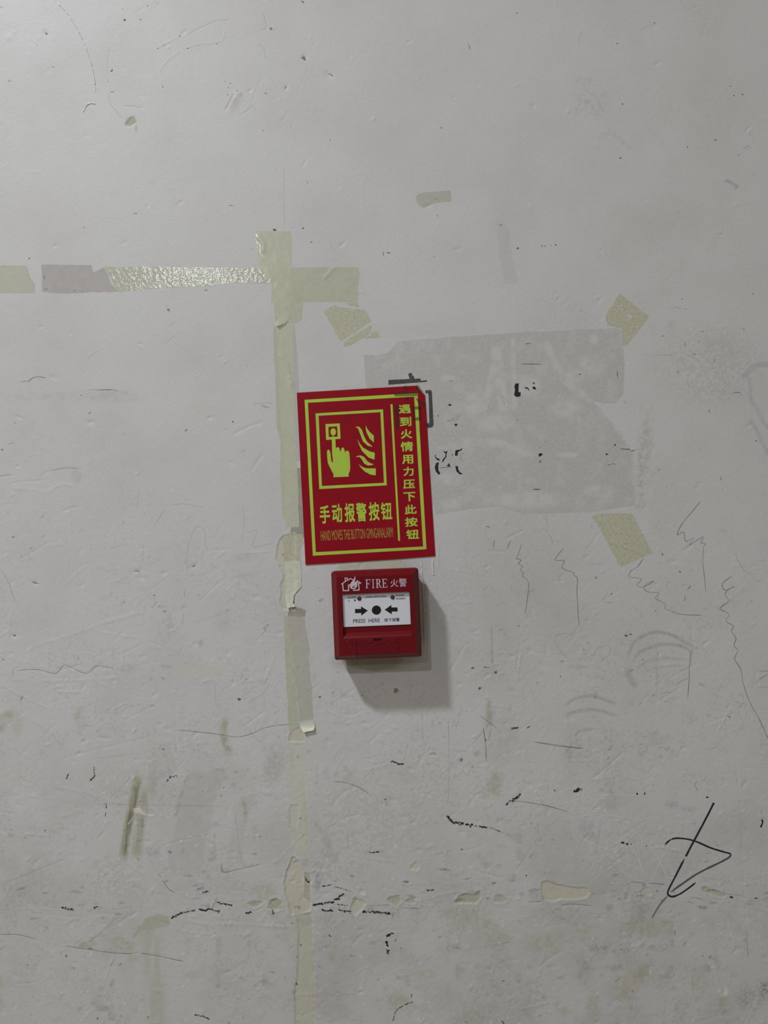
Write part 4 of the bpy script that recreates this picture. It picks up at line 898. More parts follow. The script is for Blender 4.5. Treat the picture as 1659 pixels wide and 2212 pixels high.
def scuff(zone, pts, w, m='ink', broken=0.3, jitter=.5):
    """rubbed black mark: a string of small irregular specks joined into one mark"""
    q = zp(zone, pts); q = smooth_pts(q, 6) if len(q) > 2 else q
    w = w / ZM[zone][2]; verts, faces = [], []; r = random.Random(nseed())
    L = sum(math.hypot(b[0] - a[0], b[1] - a[1]) for a, b in zip(q[:-1], q[1:])); n = max(6, int(L / max(.8, w * .22)))
    for k in range(n):
        if r.random() < broken * .9: continue
        t = (k + r.random()) / n * (len(q) - 1); i = min(int(t), len(q) - 2); f = t - i
        a, b = q[i], q[i + 1]; d = math.hypot(b[0] - a[0], b[1] - a[1]) + 1e-9; ux, uy = (b[0] - a[0]) / d, (b[1] - a[1]) / d
        o = r.gauss(0, .26) * w; cx, cy = a[0] + (b[0] - a[0]) * f - uy * o, a[1] + (b[1] - a[1]) * f + ux * o
        ra, rb = w * r.uniform(.28, .65), w * r.uniform(.18, .46); ang = math.atan2(uy, ux) + r.gauss(0, .45); base = len(verts); pl = []
        for j in range(7):
            th = j / 7 * 6.2832; g = r.uniform(.6, 1.25); ex, ey = ra * g * math.cos(th), rb * g * math.sin(th)
            pl.append((cx + ex * math.cos(ang) - ey * math.sin(ang), cy + ex * math.sin(ang) + ey * math.cos(ang)))
        hh = wall_h([p[0] for p in pl], [p[1] for p in pl]) + 4e-5 + 4e-6 * (k % 12)
        verts += [Vector((P(*p).x, -h, P(*p).z)) for p, h in zip(pl, hh)]
        faces.append(tuple(base + j for j in range(7))[::-1])
    if faces: return link_mesh('black_scuff', verts, faces, m, wall)
# band of black scuffs under the call point
for pts, w, b in (([(1165, 925), (1185, 955), (1215, 968), (1265, 972)], 13, 0), ([(1280, 978), (1322, 984)], 15, .1), ([(1330, 986), (1350, 988)], 6, 0), ([(1366, 990), (1415, 998)], 11, .15), ([(1425, 996), (1510, 1028)], 6, .35), ([(820, 583), (850, 598), (892, 603)], 12, .3),
                  ([(335, 1475), (370, 1468), (400, 1465), (460, 1458)], 14, .42), ([(340, 1480), (400, 1462), (470, 1470)], 6, .4), ([(470, 1445), (490, 1432), (520, 1405)], 13, 0), ([(390, 1508), (455, 1510)], 11, .15), ([(490, 1508), (565, 1515)], 10, .35), ([(640, 1515), (720, 1520), (810, 1530)], 13, .42),
                  ([(390, 1360), (450, 1350)], 9, .4), ([(470, 1362), (510, 1374), (565, 1393)], 6, .35), ([(826, 1648), (790, 1672)], 14, .3), ([(785, 1690), (800, 1740)], 16, .4), ([(795, 1750), (797, 1778)], 14, .3), ([(480, 1470), (545, 1478)], 7, .35), ([(1530, 858), (1545, 838), (1600, 815)], 8, .35), ([(830, 2190), (845, 2135), (890, 2100), (950, 2075)], 7, .4),
                  ([(1035, 1385), (1080, 1383)], 7, .3), ([(680, 1150), (745, 1146)], 9, .4), ([(1560, 383), (1602, 378)], 9, 0), ([(280, 1300), (305, 1340)], 8, .3), ([(940, 2025), (945, 2045)], 6, .2), ([(430, 1662), (445, 1672)], 8, .2), ([(840, 1700), (848, 1685)], 5, 0), ([(1500, 2190), (1515, 2212)], 7, .2)):
    scuff('G', pts, w, 'ink', b)
scuff('H', [(418, 326), (438, 318), (458, 324)], 26, 'ink', .25); scuff('H', [(15, 385), (40, 368), (72, 345)], 16, 'ink', .35)
for pts, w, m in (([(665, 1482), (740, 1477), (805, 1475)], 1.8, 'pencil'), ([(880, 1492), (990, 1496)], 1.6, 'pencil'), ([(460, 710), (540, 720), (610, 745), (675, 785)], 1.6, 'pencil'), ([(530, 490), (480, 540), (455, 600)], 1.3, 'pencil_faint'), ([(550, 540), (490, 620), (460, 710)], 1.3, 'pencil_faint'), ([(1170, 320), (1175, 700), (1165, 860)], 1.2, 'pencil_faint'),
                  ([(1005, 240), (1015, 490)], 1.2, 'pencil_faint'), ([(1260, 240), (1215, 390)], 1.2, 'pencil_faint'), ([(640, 700), (715, 620)], 1.2, 'pencil_faint'), ([(685, 700), (710, 640)], 1.2, 'pencil_faint'), ([(350, 600), (360, 680), (345, 740)], 1.2, 'pencil_faint'), ([(290, 165), (330, 130), (385, 70)], 1.3, 'pencil_faint'), ([(545, 1040), (555, 1130)], 1.3, 'pencil_faint'), ([(435, 1040), (432, 1110)], 1.2, 'pencil_faint'), ([(920, 470), (900, 570)], 1.1, 'pencil_faint'), ([(1200, 520), (1300, 525)], 1.2, 'pencil_faint')):
    pencil('G', pts, w, m)
for x, y, rx, ry, m in ((1365, 134, 9, 9, 'spot_dark'), (376, 188, 8, 8, 'spot_dark'), (455, 160, 5, 4, 'spot_dark'), (635, 180, 7, 4, 'spot_grey'), (847, 150, 22, 14, 'spot_olive'), (1250, 576, 10, 11, 'spot_grey'), (302, 1335, 10, 7, 'ink'), (258, 1726, 8, 7, 'spot_dark'), (255, 938, 6, 5, 'spot_dark'), (1255, 1132, 8, 5, 'spot_dark'), (780, 822, 8, 5, 'spot_dark'), (1450, 1340, 18, 6, 'spot_olive'), (910, 1335, 18, 7, 'spot_olive'), (1320, 8, 12, 5, 'spot_dark'), (1465, 33, 8, 8, 'spot_dark'), (232, 1965, 8, 10, 'spot_dark'), (1075, 1382, 9, 5, 'spot_dark'), (1510, 1945, 8, 4, 'spot_dark'), (85, 1525, 6, 9, 'spot_olive')):
    spot('dirt_spot', 'G', x, y, rx, ry, m)
# lower left
for pts, w, m, b in (([(960, 445), (1080, 455), (1200, 470), (1280, 482), (1350, 470), (1450, 430), (1560, 415), (1650, 412)], 1.5, 'pencil', 0), ([(0, 1287), (200, 1207), (375, 1135)], 1.3, 'pencil_faint', 0), ([(350, 1617), (480, 1637), (640, 1657), (800, 1662), (950, 1692), (1000, 1702)], 1.6, 'pencil', .15), ([(0, 1555), (100, 1557), (200, 1582)], 1.5, 'pencil', .2),
                     ([(90, 122), (200, 117), (300, 137), (350, 92), (400, 112), (470, 137), (530, 97), (620, 112)], 1.3, 'pencil', .1), ([(1205, 1160), (1212, 1216), (1300, 1200), (1430, 1170)], 1.4, 'pencil', .2), ([(590, 820), (650, 760), (720, 690)], 1.2, 'pencil_faint', 0), ([(400, 845), (1200, 858)], 1.0, 'pencil_faint', .15), ([(110, 250), (120, 360)], 1.0, 'pencil_faint', .2),
                     ([(660, 345), (700, 318), (790, 300)], 1.2, 'pencil_faint', 0), ([(1100, 185), (1160, 185), (1170, 290)], 1.0, 'pencil_faint', .2), ([(1400, 185), (1460, 190), (1420, 250), (1330, 300)], 1.1, 'pencil_faint', .1), ([(860, 1222), (910, 1302), (950, 1330)], 1.5, 'pencil', .3), ([(1150, 1420), (1180, 1350)], 1.6, 'pencil', 0), ([(480, 1597), (560, 1542)], 1.6, 'pencil', 0),
                     ([(1360, 1850), (1430, 1800)], 1.5, 'pencil_faint', .2), ([(70, 110), (70, 155)], 1.4, 'pencil', .2), ([(520, 600), (760, 570)], 1.0, 'pencil_faint', .2), ([(1270, 860), (1290, 1000), (1310, 1170)], 1.0, 'pencil_faint', .3), ([(0, 1420), (300, 1425), (680, 1412)], 1.0, 'pencil_faint', .35)):
    pencil('F', pts, w, m, broken=b)
for pts, w, b in (([(930, 1468), (960, 1452), (990, 1436), (1060, 1425)], 8, .2), ([(1080, 1418), (1110, 1426), (1140, 1415), (1190, 1432)], 9, .15), ([(1180, 1380), (1220, 1390), (1260, 1395)], 10, .3), ([(338, 1408), (365, 1415), (400, 1420)], 10, .3), ([(512, 645), (508, 680)], 6, .3), ([(520, 685), (490, 720)], 8, .25), ([(372, 682), (362, 710)], 6, .1), ([(575, 850), (578, 870)], 6, .3), ([(575, 895), (572, 912)], 6, .2), ([(1095, 1330), (1130, 1320)], 8, .35), ([(905, 725), (925, 700), (960, 695)], 7, .4), ([(1335, 1440), (1365, 1432)], 10, .1), ([(1480, 1420), (1486, 1442)], 9, .1), ([(510, 1410), (535, 1405)], 9, .4), ([(1055, 1990), (1100, 2000), (1135, 2012)], 8, .4)):
    scuff('F', pts, w, 'ink', b)
for x, y, rx, ry, m, a in ((1297, 276, 11, 8, 'spot_dark', 10), (18, 62, 6, 6, 'spot_grey', 0), (888, 549, 8, 6, 'spot_olive', 0), (245, 990, 5, 4, 'spot_dark', 0), (530, 2010, 4, 6, 'spot_dark', 0), (1128, 2010, 7, 5, 'spot_dark', 0), (490, 1632, 18, 5, 'spot_olive', 0), (922, 1108, 13, 8, 'spot_grey', 25), (360, 1672, 9, 7, 'spot_grey', -20), (805, 2005, 5, 12, 'spot_grey', -20), (150, 1720, 3, 3, 'spot_dark', 0)):
    spot('dirt_spot', 'F', x, y, rx, ry, m, a)
# left middle
for pts, w, m, b in (([(1020, 1000), (1015, 900), (1050, 770), (1090, 750), (1110, 780), (1120, 870)], 1.1, 'pencil_faint', .1), ([(1320, 630), (1325, 750), (1310, 830)], 1.1, 'pencil_faint', .1), ([(1340, 780), (1395, 770), (1370, 850), (1410, 855), (1490, 835)], 1.1, 'pencil_faint', 0), ([(0, 975), (50, 1060), (65, 1110), (90, 1165)], 1.3, 'pencil_faint', .15), ([(780, 850), (775, 920), (800, 960), (870, 915)], 1.0, 'pencil_faint', .2),
                     ([(830, 750), (900, 650)], 1.4, 'pencil_faint', .3), ([(1410, 1340), (1445, 1310), (1430, 1300), (1460, 1283), (1440, 1280)], 1.2, 'pencil', 0), ([(1415, 90), (1465, 105)], 1.6, 'pencil', 0), ([(1370, 82), (1480, 74)], 1.3, 'pencil_faint', .2), ([(0, 475), (60, 466)], 1.6, 'pencil', .1), ([(520, 8), (610, 5), (640, 15)], 1.5, 'pencil', .25), ([(1220, 220), (1250, 205)], 2, 'pencil', .45), ([(270, 447), (360, 430), (440, 436)], 1.2, 'pencil', .2), ([(200, 492), (225, 490)], 2.2, 'pencil_faint', 0), ([(110, 920), (118, 895)], 1.2, 'pencil_faint', 0), ([(990, 720), (1050, 690)], 1.1, 'pencil_faint', 0), ([(920, 630), (1000, 625), (1110, 645)], 1.1, 'pencil_faint', .3), ([(750, 560), (745, 660)], 1.0, 'pencil_faint', .3), ([(1005, 1080), (990, 1300)], 1.4, 'pencil_faint', .4), ([(1080, 1385), (1090, 1360)], 2.2, 'pencil_faint', .3), ([(1050, 1270), (1190, 1225)], 1.1, 'pencil_faint', .1), ([(45, 300), (75, 292)], 1.6, 'pencil', 0)):
    pencil('D', pts, w, m, broken=b)
for x, y, rx, ry, m, a in ((1010, 225, 12, 5, 'spot_grey', -40), (1264, 178, 5, 5, 'spot_dark', 0), (12, 331, 5, 4, 'spot_dark', 0), (740, 990, 16, 4, 'spot_grey', 4), (78, 1340, 7, 5, 'spot_dark', 10), (72, 804, 8, 5, 'spot_grey', 0), (838, 1122, 9, 4, 'spot_grey', 0), (190, 1053, 22, 5, 'spot_grey', 18), (1052, 962, 10, 5, 'spot_grey', -20), (82, 185, 4, 4, 'spot_grey', 0), (440, 35, 6, 4, 'spot_grey', 0)):
    spot('dirt_spot', 'D', x, y, rx, ry, m, a)
# upper wall
for x, y, rx, ry, m, a in ((797, 127, 9, 7, 'spot_dark', 20), (715, 452, 13, 5, 'spot_dark', -40), (945, 38, 6, 4, 'spot_grey', 0), (785, 57, 4, 4, 'spot_grey', 0), (342, 429, 4, 4, 'spot_dark', 0), (1041, 555, 5, 5, 'spot_dark', 0), (1010, 310, 6, 4, 'spot_grey', 0), (1050, 288, 5, 4, 'spot_grey', 0), (1150, 232, 6, 4, 'spot_grey', 0), (1200, 310, 12, 4, 'spot_grey', -15), (1442, 520, 5, 3, 'spot_grey', 0), (1475, 534, 5, 4, 'spot_grey', 0), (1460, 560, 5, 4, 'spot_grey', 0), (1455, 606, 6, 4, 'spot_grey', 0), (1518, 582, 5, 5, 'spot_grey', 0), (1482, 1315, 20, 3, 'spot_grey', 0), (865, 1366, 20, 2.5, 'spot_grey', 0), (715, 588, 14, 3, 'spot_grey', 0), (60, 519, 14, 3, 'spot_grey', 0), (690, 523, 4, 4, 'spot_grey', 0), (900, 126, 6, 5, 'spot_grey', 0), (295, 215, 12, 9, 'spot_grey', 30), (1388, 280, 5, 4, 'spot_grey', 0), (188, 1652, 4, 5, 'spot_grey', 0), (1610, 1593, 4, 3, 'spot_grey', 0), (8, 45, 7, 4, 'spot_grey', 0), (235, 287, 4, 4, 'spot_grey', 0)):
    spot('dirt_spot', 'A', x, y, rx, ry, m, a)
for x, y, rx, ry, m, a in ((318, 374, 14, 14, 'spot_olive', 20), (308, 372, 9, 6, 'spot_dark', 20), (104, 185, 12, 14, 'spot_grey', 0), (488, 478, 24, 4, 'spot_grey', 35), (200, 560, 14, 5, 'spot_grey', -60), (310, 1461, 8, 6, 'spot_dark', 30), (127, 1472, 14, 8, 'spot_dark', 0), (362, 1548, 12, 5, 'spot_grey', -10), (484, 895, 5, 5, 'spot_grey', 0), (1196, 818, 6, 8, 'spot_grey', 0), (1158, 1273, 6, 6, 'spot_olive', 0), (1170, 1382, 3, 10, 'spot_grey', 0), (338, 1168, 4, 5, 'spot_grey', 0), (1577, 1441, 9, 5, 'spot_grey', 20), (824, 1625, 3, 12, 'spot_olive', 0), (860, 1618, 14, 4, 'spot_olive', 0), (1150, 1642, 5, 5, 'spot_grey', 0), (310, 14, 18, 6, 'spot_grey', 30), (70, 597, 10, 4, 'spot_grey', -10), (55, 836, 6, 4, 'spot_grey', 0), (1374, 300, 4, 16, 'spot_grey', -12)):
    spot('dirt_spot', 'B', x, y, rx, ry, m, a)
for x, y, r in ((692, 278, 5), (725, 667, 6), (713, 1013, 7), (1418, 553, 5), (1394, 567, 4), (1440, 613, 5), (1495, 605, 6), (210, 1577, 6), (230, 1578, 5), (268, 1573, 4), (300, 1570, 7), (55, 1592, 9), (47, 85, 5), (1142, 942, 5), (1322, 896, 6), (1083, 1358, 4), (932, 146, 5), (1472, 994, 5)):
    spot('dirt_spot', 'C', x, y, r, r * .8, 'spot_dark' if r > 4.5 else 'spot_grey')
for x, y, rx, ry in ((1028, 146, 7, 10), (390, 190, 9, 5), (424, 284, 6, 6), (348, 848, 14, 6), (543, 574, 9, 5), (575, 485, 12, 5), (1055, 1470, 9, 9), (543, 1553, 6, 4), (945, 462, 12, 6), (505, 688, 14, 6), (218, 524, 14, 5), (758, 720, 5, 5), (890, 1035, 40, 5), (925, 1055, 5, 5), (635, 1200, 5, 28), (740, 1810, 4, 22), (417, 600, 4, 20), (680, 742, 5, 14)):
    spot('dirt_spot', 'R', x, y, rx, ry, 'spot_grey')
for pts, w, m in (([(1490, 940), (1530, 957)], 1.5, 'pencil'), ([(1515, 930), (1548, 948)], 1.5, 'pencil'), ([(445, 300), (450, 240), (475, 190)], 1.0, 'pencil_faint'), ([(840, 190), (930, 148)], 1.2, 'pencil_faint'), ([(1100, 5), (1100, 22)], 1.6, 'pencil_faint')): pencil('C', pts, w, m)
for pts, w, m in (([(480, 1540), (520, 1630)], 1.2, 'pencil_faint'), ([(190, 1070), (186, 1250), (192, 1450)], 1.0, 'pencil_faint'), ([(160, 775), (190, 750), (200, 727)], 1.2, 'pencil_faint'), ([(50, 80), (70, 130), (75, 180), (40, 186)], 1.2, 'pencil_faint'), ([(25, 285), (60, 310), (75, 380)], 1.2, 'pencil_faint'), ([(360, 305), (385, 265)], 1.2, 'pencil_faint')): pencil('B', pts, w, m)
for pts in ([(1010, 310), (1150, 235)], [(1195, 225), (1300, 170), (1380, 135), (1470, 125)], [(1195, 310), (1260, 290), (1400, 270), (1430, 250), (1450, 180)], [(1020, 460), (1080, 385), (1150, 330)], [(700, 600), (705, 660), (750, 720), (790, 775)], [(690, 480), (690, 380), (710, 300)], [(1640, 650), (1600, 690), (1530, 740)], [(780, 678), (850, 678), (920, 690)]): pencil('A', pts, 1.1, 'pencil_faint', broken=.2)
for pts in ([(120, 700), (300, 695)], [(305, 260), (330, 330)], [(305, 260), (420, 285)], [(870, 1020), (930, 1058)], [(120, 1530), (145, 1500)]): pencil('R', pts, 1.3, 'pencil_faint')
for pts, w in (([(105, 718), (150, 710)], 2), ([(148, 718), (190, 690), (250, 693)], 2.2), ([(470, 760), (610, 756)], 1.4), ([(915, 415), (955, 390)], 1.8), ([(900, 285), (912, 330)], 1.4), ([(885, 520), (955, 460)], 1.0), ([(470, 585), (545, 540)], 1.0), ([(225, 80), (498, 84)], 1.1)): pencil('L', pts, w, 'pencil_faint' if w < 1.9 else 'pencil', broken=.1)
spot('dirt_spot', 'L', 240, 148, 4, 12, 'spot_dark'); spot('dirt_spot', 'L', 405, 221, 10, 4, 'spot_dark'); spot('dirt_spot', 'L', 452, 224, 5, 3, 'spot_dark'); spot('dirt_spot', 'L', 158, 46, 4, 5, 'spot_dark'); spot('dirt_spot', 'L', 250, 212, 12, 6, 'spot_olive'); spot('dirt_spot', 'L', 912, 325, 12, 7, 'spot_grey')
# glossy ridges that catch the lamp at the top left
def bead(zone, pts, w, hgt, name='varnish_ridge', m='gloss', n=7):
    pts = smooth_pts(zp(zone, pts), 8); q = [pts[0]]
    for a, b in zip(pts[:-1], pts[1:]):
        L = math.hypot(b[0] - a[0], b[1] - a[1]); k = max(1, int(L / 1.6))
        q += [(a[0] + (b[0] - a[0]) * i / k, a[1] + (b[1] - a[1]) * i / k) for i in range(1, k + 1)]
    verts, faces = [], []; N = len(q); ar = np.arange(N, dtype=np.float32); wn = vnoise(ar, ar * 0, 3.5, nseed())
    flat = []
    for i in range(N):
        a = q[max(0, i - 1)]; b = q[min(N - 1, i + 1)]; dx, dy = b[0] - a[0], b[1] - a[1]; L = math.hypot(dx, dy) + 1e-9
        g = (.55 + .7 * wn[i]) * min(1, .3 + min(i, N - 1 - i) / 4)
        for j in range(n):
            t = -1 + 2 * j / (n - 1); x = q[i][0] - dy / L * w / 2 * t * g; y = q[i][1] + dx / L * w / 2 * t * g
            h = float(wall_h(x, y)) + hgt * 1e-3 * g * math.sqrt(max(0, 1 - t * t)) + 1e-5
            v = P(x, y); verts.append(Vector((v.x, -h, v.z))); flat.append((x, y))
    for i in range(N - 1):
        for j in range(n - 1): faces.append((i * n + j, i * n + j + 1, (i + 1) * n + j + 1, (i + 1) * n + j))
    return link_mesh(name, verts, orient(faces, flat), m, wall, True)
bead('A', [(365, 15), (440, 100), (510, 220), (560, 340), (595, 460), (612, 590)], 3.2, .7)
bead('A', [(532, 722), (550, 680), (580, 660), (615, 668)], 3.0, .6)
bead('X', [(1190, 120), (1200, 300), (1225, 700), (1240, 1190)], 5, .7, 'paint_drip', 'paint_drip'); bead('X', [(1318, 90), (1322, 180), (1328, 265)], 4.5, .7, 'paint_drip', 'paint_drip')
bead('X', [(1326, 250), (1328, 275)], 8, 1.4, 'paint_drip', 'paint_drip')

# ------------------------------------------------------------------ text helper
_tc = {}
def glyphs(s, bold=0.0):
    key = (s, bold)
    if key in _tc: return _tc[key]
    cu = bpy.data.curves.new('lettering', 'FONT'); cu.body = s; cu.size = 1.0; cu.resolution_u = 3; cu.fill_mode = 'FRONT'
    ob = bpy.data.objects.new('lettering_tmp', cu); COL.objects.link(ob)
    dg = bpy.context.evaluated_depsgraph_get(); dg.update()
    me = bpy.data.meshes.new_from_object(ob.evaluated_get(dg))
    v = np.array([tuple(q.co) for q in me.vertices]); f = [tuple(p.vertices) for p in me.polygons]
    bpy.data.objects.remove(ob); bpy.data.curves.remove(cu); bpy.data.meshes.remove(me)
    mn = v.min(0); mx = v.max(0)
    v = v[:, :2]
    if bold:                       # heavier strokes: the same outline laid a little to each side
        b = bold; sh = ((-b, -b), (b, -b), (b, b), (-b, b), (0, 0)); n = len(v)
        f = [tuple(i + k * n for i in t) for k in range(5) for t in f]
        v = np.concatenate([v + np.array(q) for q in sh]); mn = v.min(0); mx = v.max(0)
    uv = (v - mn[:2]) / np.maximum(mx[:2] - mn[:2], 1e-9)
    _tc[key] = (uv, f, n if bold else len(v)); return _tc[key]

def quad_map(uv, quad):
    """uv (0..1, v up) into TL, TR, BR, BL photo pixels"""
    (ax, ay), (bx, by), (cx, cy), (dx, dy) = quad
    out = []
    for u, v in uv:
        w = 1 - v
        out.append((ax * (1 - u) * (1 - w) + bx * u * (1 - w) + cx * u * w + dx * (1 - u) * w, ay * (1 - u) * (1 - w) + by * u * (1 - w) + cy * u * w + dy * (1 - u) * w))
    return out

def lettering(name, s, zone, quad, material, parent, h0, bold=0.0):
    uv, f, ng = glyphs(s, bold)
    px = quad_map(uv, zp(zone, quad))
    fl = []
    for t in f:
        a = 0
        for i in range(len(t)):
            x1, y1 = px[t[i]]; x2, y2 = px[t[(i + 1) % len(t)]]; a += x1 * y2 - x2 * y1
        fl.append(t if a < 0 else tuple(reversed(t)))
    return link_mesh(name, [P(x, y, h0 + 8e-6 * (i // ng)) for i, (x, y) in enumerate(px)], fl, material, parent)

def boxq(x0, x1, y0, y1, slope):
    """box in zoom pixels sheared to the tilt of the print"""
    m = (x0 + x1) / 2; lean = 0.057
    my = (y0 + y1) / 2
    f = lambda x, y: (x + (y - my) * lean, y - (x - m) * slope)
    return [f(x0, y0), f(x1, y0), f(x1, y1), f(x0, y1)]

# ------------------------------------------------------------------ red fire instruction sign
M['sign_red'] = mat('red_vinyl_sticker', (0.30, 0.006, 0.016), 0.38, 0.14, 1, ((0.27, 0.005, 0.014), 35, .4, .7), (900, .00006, .5))
M['sign_green'] = mat('yellow_green_luminous_print', (0.45, 0.66, 0.065), 0.45, 0.2, 1, ((0.44, 0.56, 0.085), 40, .4, .65))
M['sign_caption'] = mat('thin_ochre_print', (0.38, 0.30, 0.06), 0.45, 0.15)
M['sign_ghost'] = mat('ghosted_ink_transfer', (0.02, 0.03, 0.02), 0.45, 0.3, 0.42)
HS = 0.0012
sign = thing('fire_instruction_sign', 'red sticker with yellow-green hand pictogram, flames and Chinese text above the call point', 'sign', P(790, 1026))
sp = [(103, 187), (700, 151), (1372, 112), (1392, 150), (1428, 190), (1452, 207), (1466, 380), (1500, 960), (1562, 1908), (1200, 1935), (195, 2001), (150, 1120)]
spx = zp('S', sp); lp = densify(spx, 6)
gx, gy = np.meshgrid(np.arange(645, 940, 8.0), np.arange(835, 1220, 8.0)); mm = signed(gx, gy, lp) < -5
xy, tris = cdt([lp], list(zip(gx[mm].tolist(), gy[mm].tolist()))); tris = orient(tris, xy)
verts = [P(x, y, HS - .0001) for x, y in xy]; n0 = len(lp)
edges = {}
for t in tris:
    for i in range(3): edges[(t[i], t[(i + 1) % 3])] = 1
faces = list(tris)
mp = {}
for a, b in [e for e in edges if (e[1], e[0]) not in edges]:
    for q in (a, b):
        if q not in mp: mp[q] = len(verts); v = verts[q]; verts.append(Vector((v.x, 0.0003, v.z)))
    faces.append((b, a, mp[a], mp[b]))
link_mesh('sticker_sheet', verts, faces, 'sign_red', sign)
Sz = lambda pts: zp('S', pts)
flat_poly('border_frame', Sz([(185, 262), (1375, 190), (1470, 1837), (272, 1905)]), 'sign_green', sign, h0=HS, holes=[Sz([(220, 293), (1340, 228), (1434, 1808), (303, 1868)])])
flat_poly('pictogram_frame', Sz([(300, 405), (1012, 362), (1052, 1163), (340, 1203)]), 'sign_green', sign, h0=HS, holes=[Sz([(333, 430), (984, 392), (1022, 1137), (368, 1170)])])
flat_poly('divider_line', Sz([(1090, 310), (1112, 308), (1192, 1748), (1172, 1750)]), 'sign_green', sign, h0=HS)
flat_poly('button_symbol', Sz([(405, 518), (555, 510), (565, 672), (412, 685)]), 'sign_green', sign, h0=HS, holes=[Sz([(435, 547), (528, 541), (534, 650), (441, 655)])])
flat_poly('button_dot', Sz([(487 + 29 * math.cos(t / 20 * 6.2832), 600 + 39 * math.sin(t / 20 * 6.2832)) for t in range(20)]), 'sign_green', sign, h0=HS + 2e-5)
hand = [(468, 660), (476, 648), (492, 646), (506, 658), (511, 690), (514, 775), (520, 768), (530, 760), (544, 762), (555, 780), (560, 808), (567, 800), (574, 775), (584, 764), (598, 768), (606, 790), (611, 822), (618, 805), (630, 797), (645, 800), (656, 820), (661, 860), (666, 975), (662, 1010), (650, 1040), (650, 1072),
        (490, 1078), (488, 1042), (470, 1010), (445, 960), (430, 925), (424, 870), (421, 805), (430, 790), (442, 788), (452, 802), (460, 840), (466, 900), (473, 918), (484, 921), (482, 880), (475, 830), (474, 720)]
flat_poly('pointing_hand', Sz(hand), 'sign_green', sign, h0=HS + 2e-5)
for f, sh in (([(718, 547), (760, 545), (790, 580), (810, 640), (840, 700), (905, 758), (850, 745), (800, 700), (770, 620), (750, 565)], True),
              ([(742, 675), (765, 720), (800, 765), (870, 805), (925, 820), (922, 893), (860, 870), (790, 800), (758, 730)], False), ([(828, 530), (842, 562), (870, 600), (915, 640), (915, 712), (870, 670), (840, 610), (830, 570)], False),
              ([(722, 866), (745, 852), (770, 848), (810, 862), (850, 912), (880, 930), (915, 940), (890, 952), (855, 955), (815, 935), (785, 885), (760, 862)], True), ([(755, 940), (790, 968), (830, 983), (935, 985), (935, 1058), (880, 1050), (820, 1018), (780, 978)], False)):
    flat_poly('flame', Sz(f), 'sign_green', sign, h0=HS)
for ch, x0, x1, y0, y1 in (('手', 345, 452, 1375, 1566), ('动', 475, 580, 1360, 1555), ('报', 608, 715, 1352, 1550), ('警', 730, 838, 1346, 1545), ('按', 862, 972, 1340, 1535), ('钮', 990, 1105, 1342, 1526)):
    lettering('heading_character', ch, 'S', boxq(x0, x1, y0, y1, .045), 'sign_green', sign, HS, .022)
for ch, x0, x1, y0, y1 in (('遇', 1177, 1305, 312, 405), ('到', 1189, 1310, 443, 540), ('火', 1198, 1318, 572, 670), ('情', 1198, 1330, 702, 805), ('用', 1212, 1330, 842, 937), ('力', 1225, 1335, 968, 1064), ('压', 1224, 1348, 1103, 1198),
                           ('下', 1228, 1355, 1235, 1332), ('此', 1240, 1365, 1368, 1467), ('按', 1242, 1375, 1500, 1598), ('钮', 1257, 1390, 1630, 1730)):
    lettering('side_character', ch, 'S', boxq(x0, x1, y0, y1, .05), 'sign_green', sign, HS, .025)
lettering('caption_lettering', 'HAND MOVES THE BUTTON GMNGANALARM', 'S', [(352, 1643), (1112, 1604), (1119, 1710), (360, 1748)], 'sign_caption', sign, HS)
for g in ([(140, 268), (375, 262), (376, 300), (150, 306)], [(320, 405), (410, 403), (412, 435), (322, 437)], [(385, 405), (412, 404), (420, 545), (392, 545)], [(325, 515), (395, 512), (396, 545), (330, 548)], [(150, 390), (190, 388), (197, 630), (163, 632)], [(240, 200), (265, 195), (277, 235), (250, 252)],
          [(360, 196), (392, 194), (412, 235), (438, 262), (400, 275), (372, 235)], [(355, 320), (400, 340), (465, 380), (452, 408), (420, 395), (380, 365)], [(442, 575), (468, 572), (472, 605), (455, 600)], [(492, 1012), (492, 1052), (440, 1094), (465, 1050)], [(255, 318), (300, 316), (290, 350), (262, 348)], [(322, 440), (345, 440), (350, 512), (330, 514)]):
    flat_poly('ink_transfer', zp('Q', g), 'sign_ghost', sign, h0=HS + 6e-5)

# ------------------------------------------------------------------ manual call point
M['red_plastic'] = mat('red_moulded_plastic', (0.150, 0.0045, 0.009), 0.34, 0.22, 1, None, (1500, .00004, .5))
M['red_lip'] = mat('red_plastic_relief', (0.145, 0.0045, 0.009), 0.4, 0.2)
M['label_white'] = mat('white_press_plate', (0.70, 0.71, 0.76), 0.35, 0.4)
M['print_white'] = mat('white_printed_ink', (0.60, 0.53, 0.58), 0.45, 0.3)
M['print_black'] = mat('black_printed_ink', (0.012, 0.013, 0.012), 0.4, 0.3)
M['print_fine'] = mat('fine_dark_print', (0.06, 0.06, 0.085), 0.5, 0.3)
M['led'] = mat('dark_red_led_lens', (0.10, 0.03, 0.03), 0.12, 0.6)
M['slot'] = mat('dark_slot', (0.02, 0.004, 0.005), 0.7, 0.1)
RING, FRONT, REC = 0.036, 0.044, 0.0395
cc = P(813.2, 1326.6, RING); org = Vector((cc.x, 0, cc.z))
cp = thing('fire_alarm_call_point', 'red square manual fire alarm call point with white press plate', 'fire alarm', org)
W2, H2 = 0.0498, 0.0506
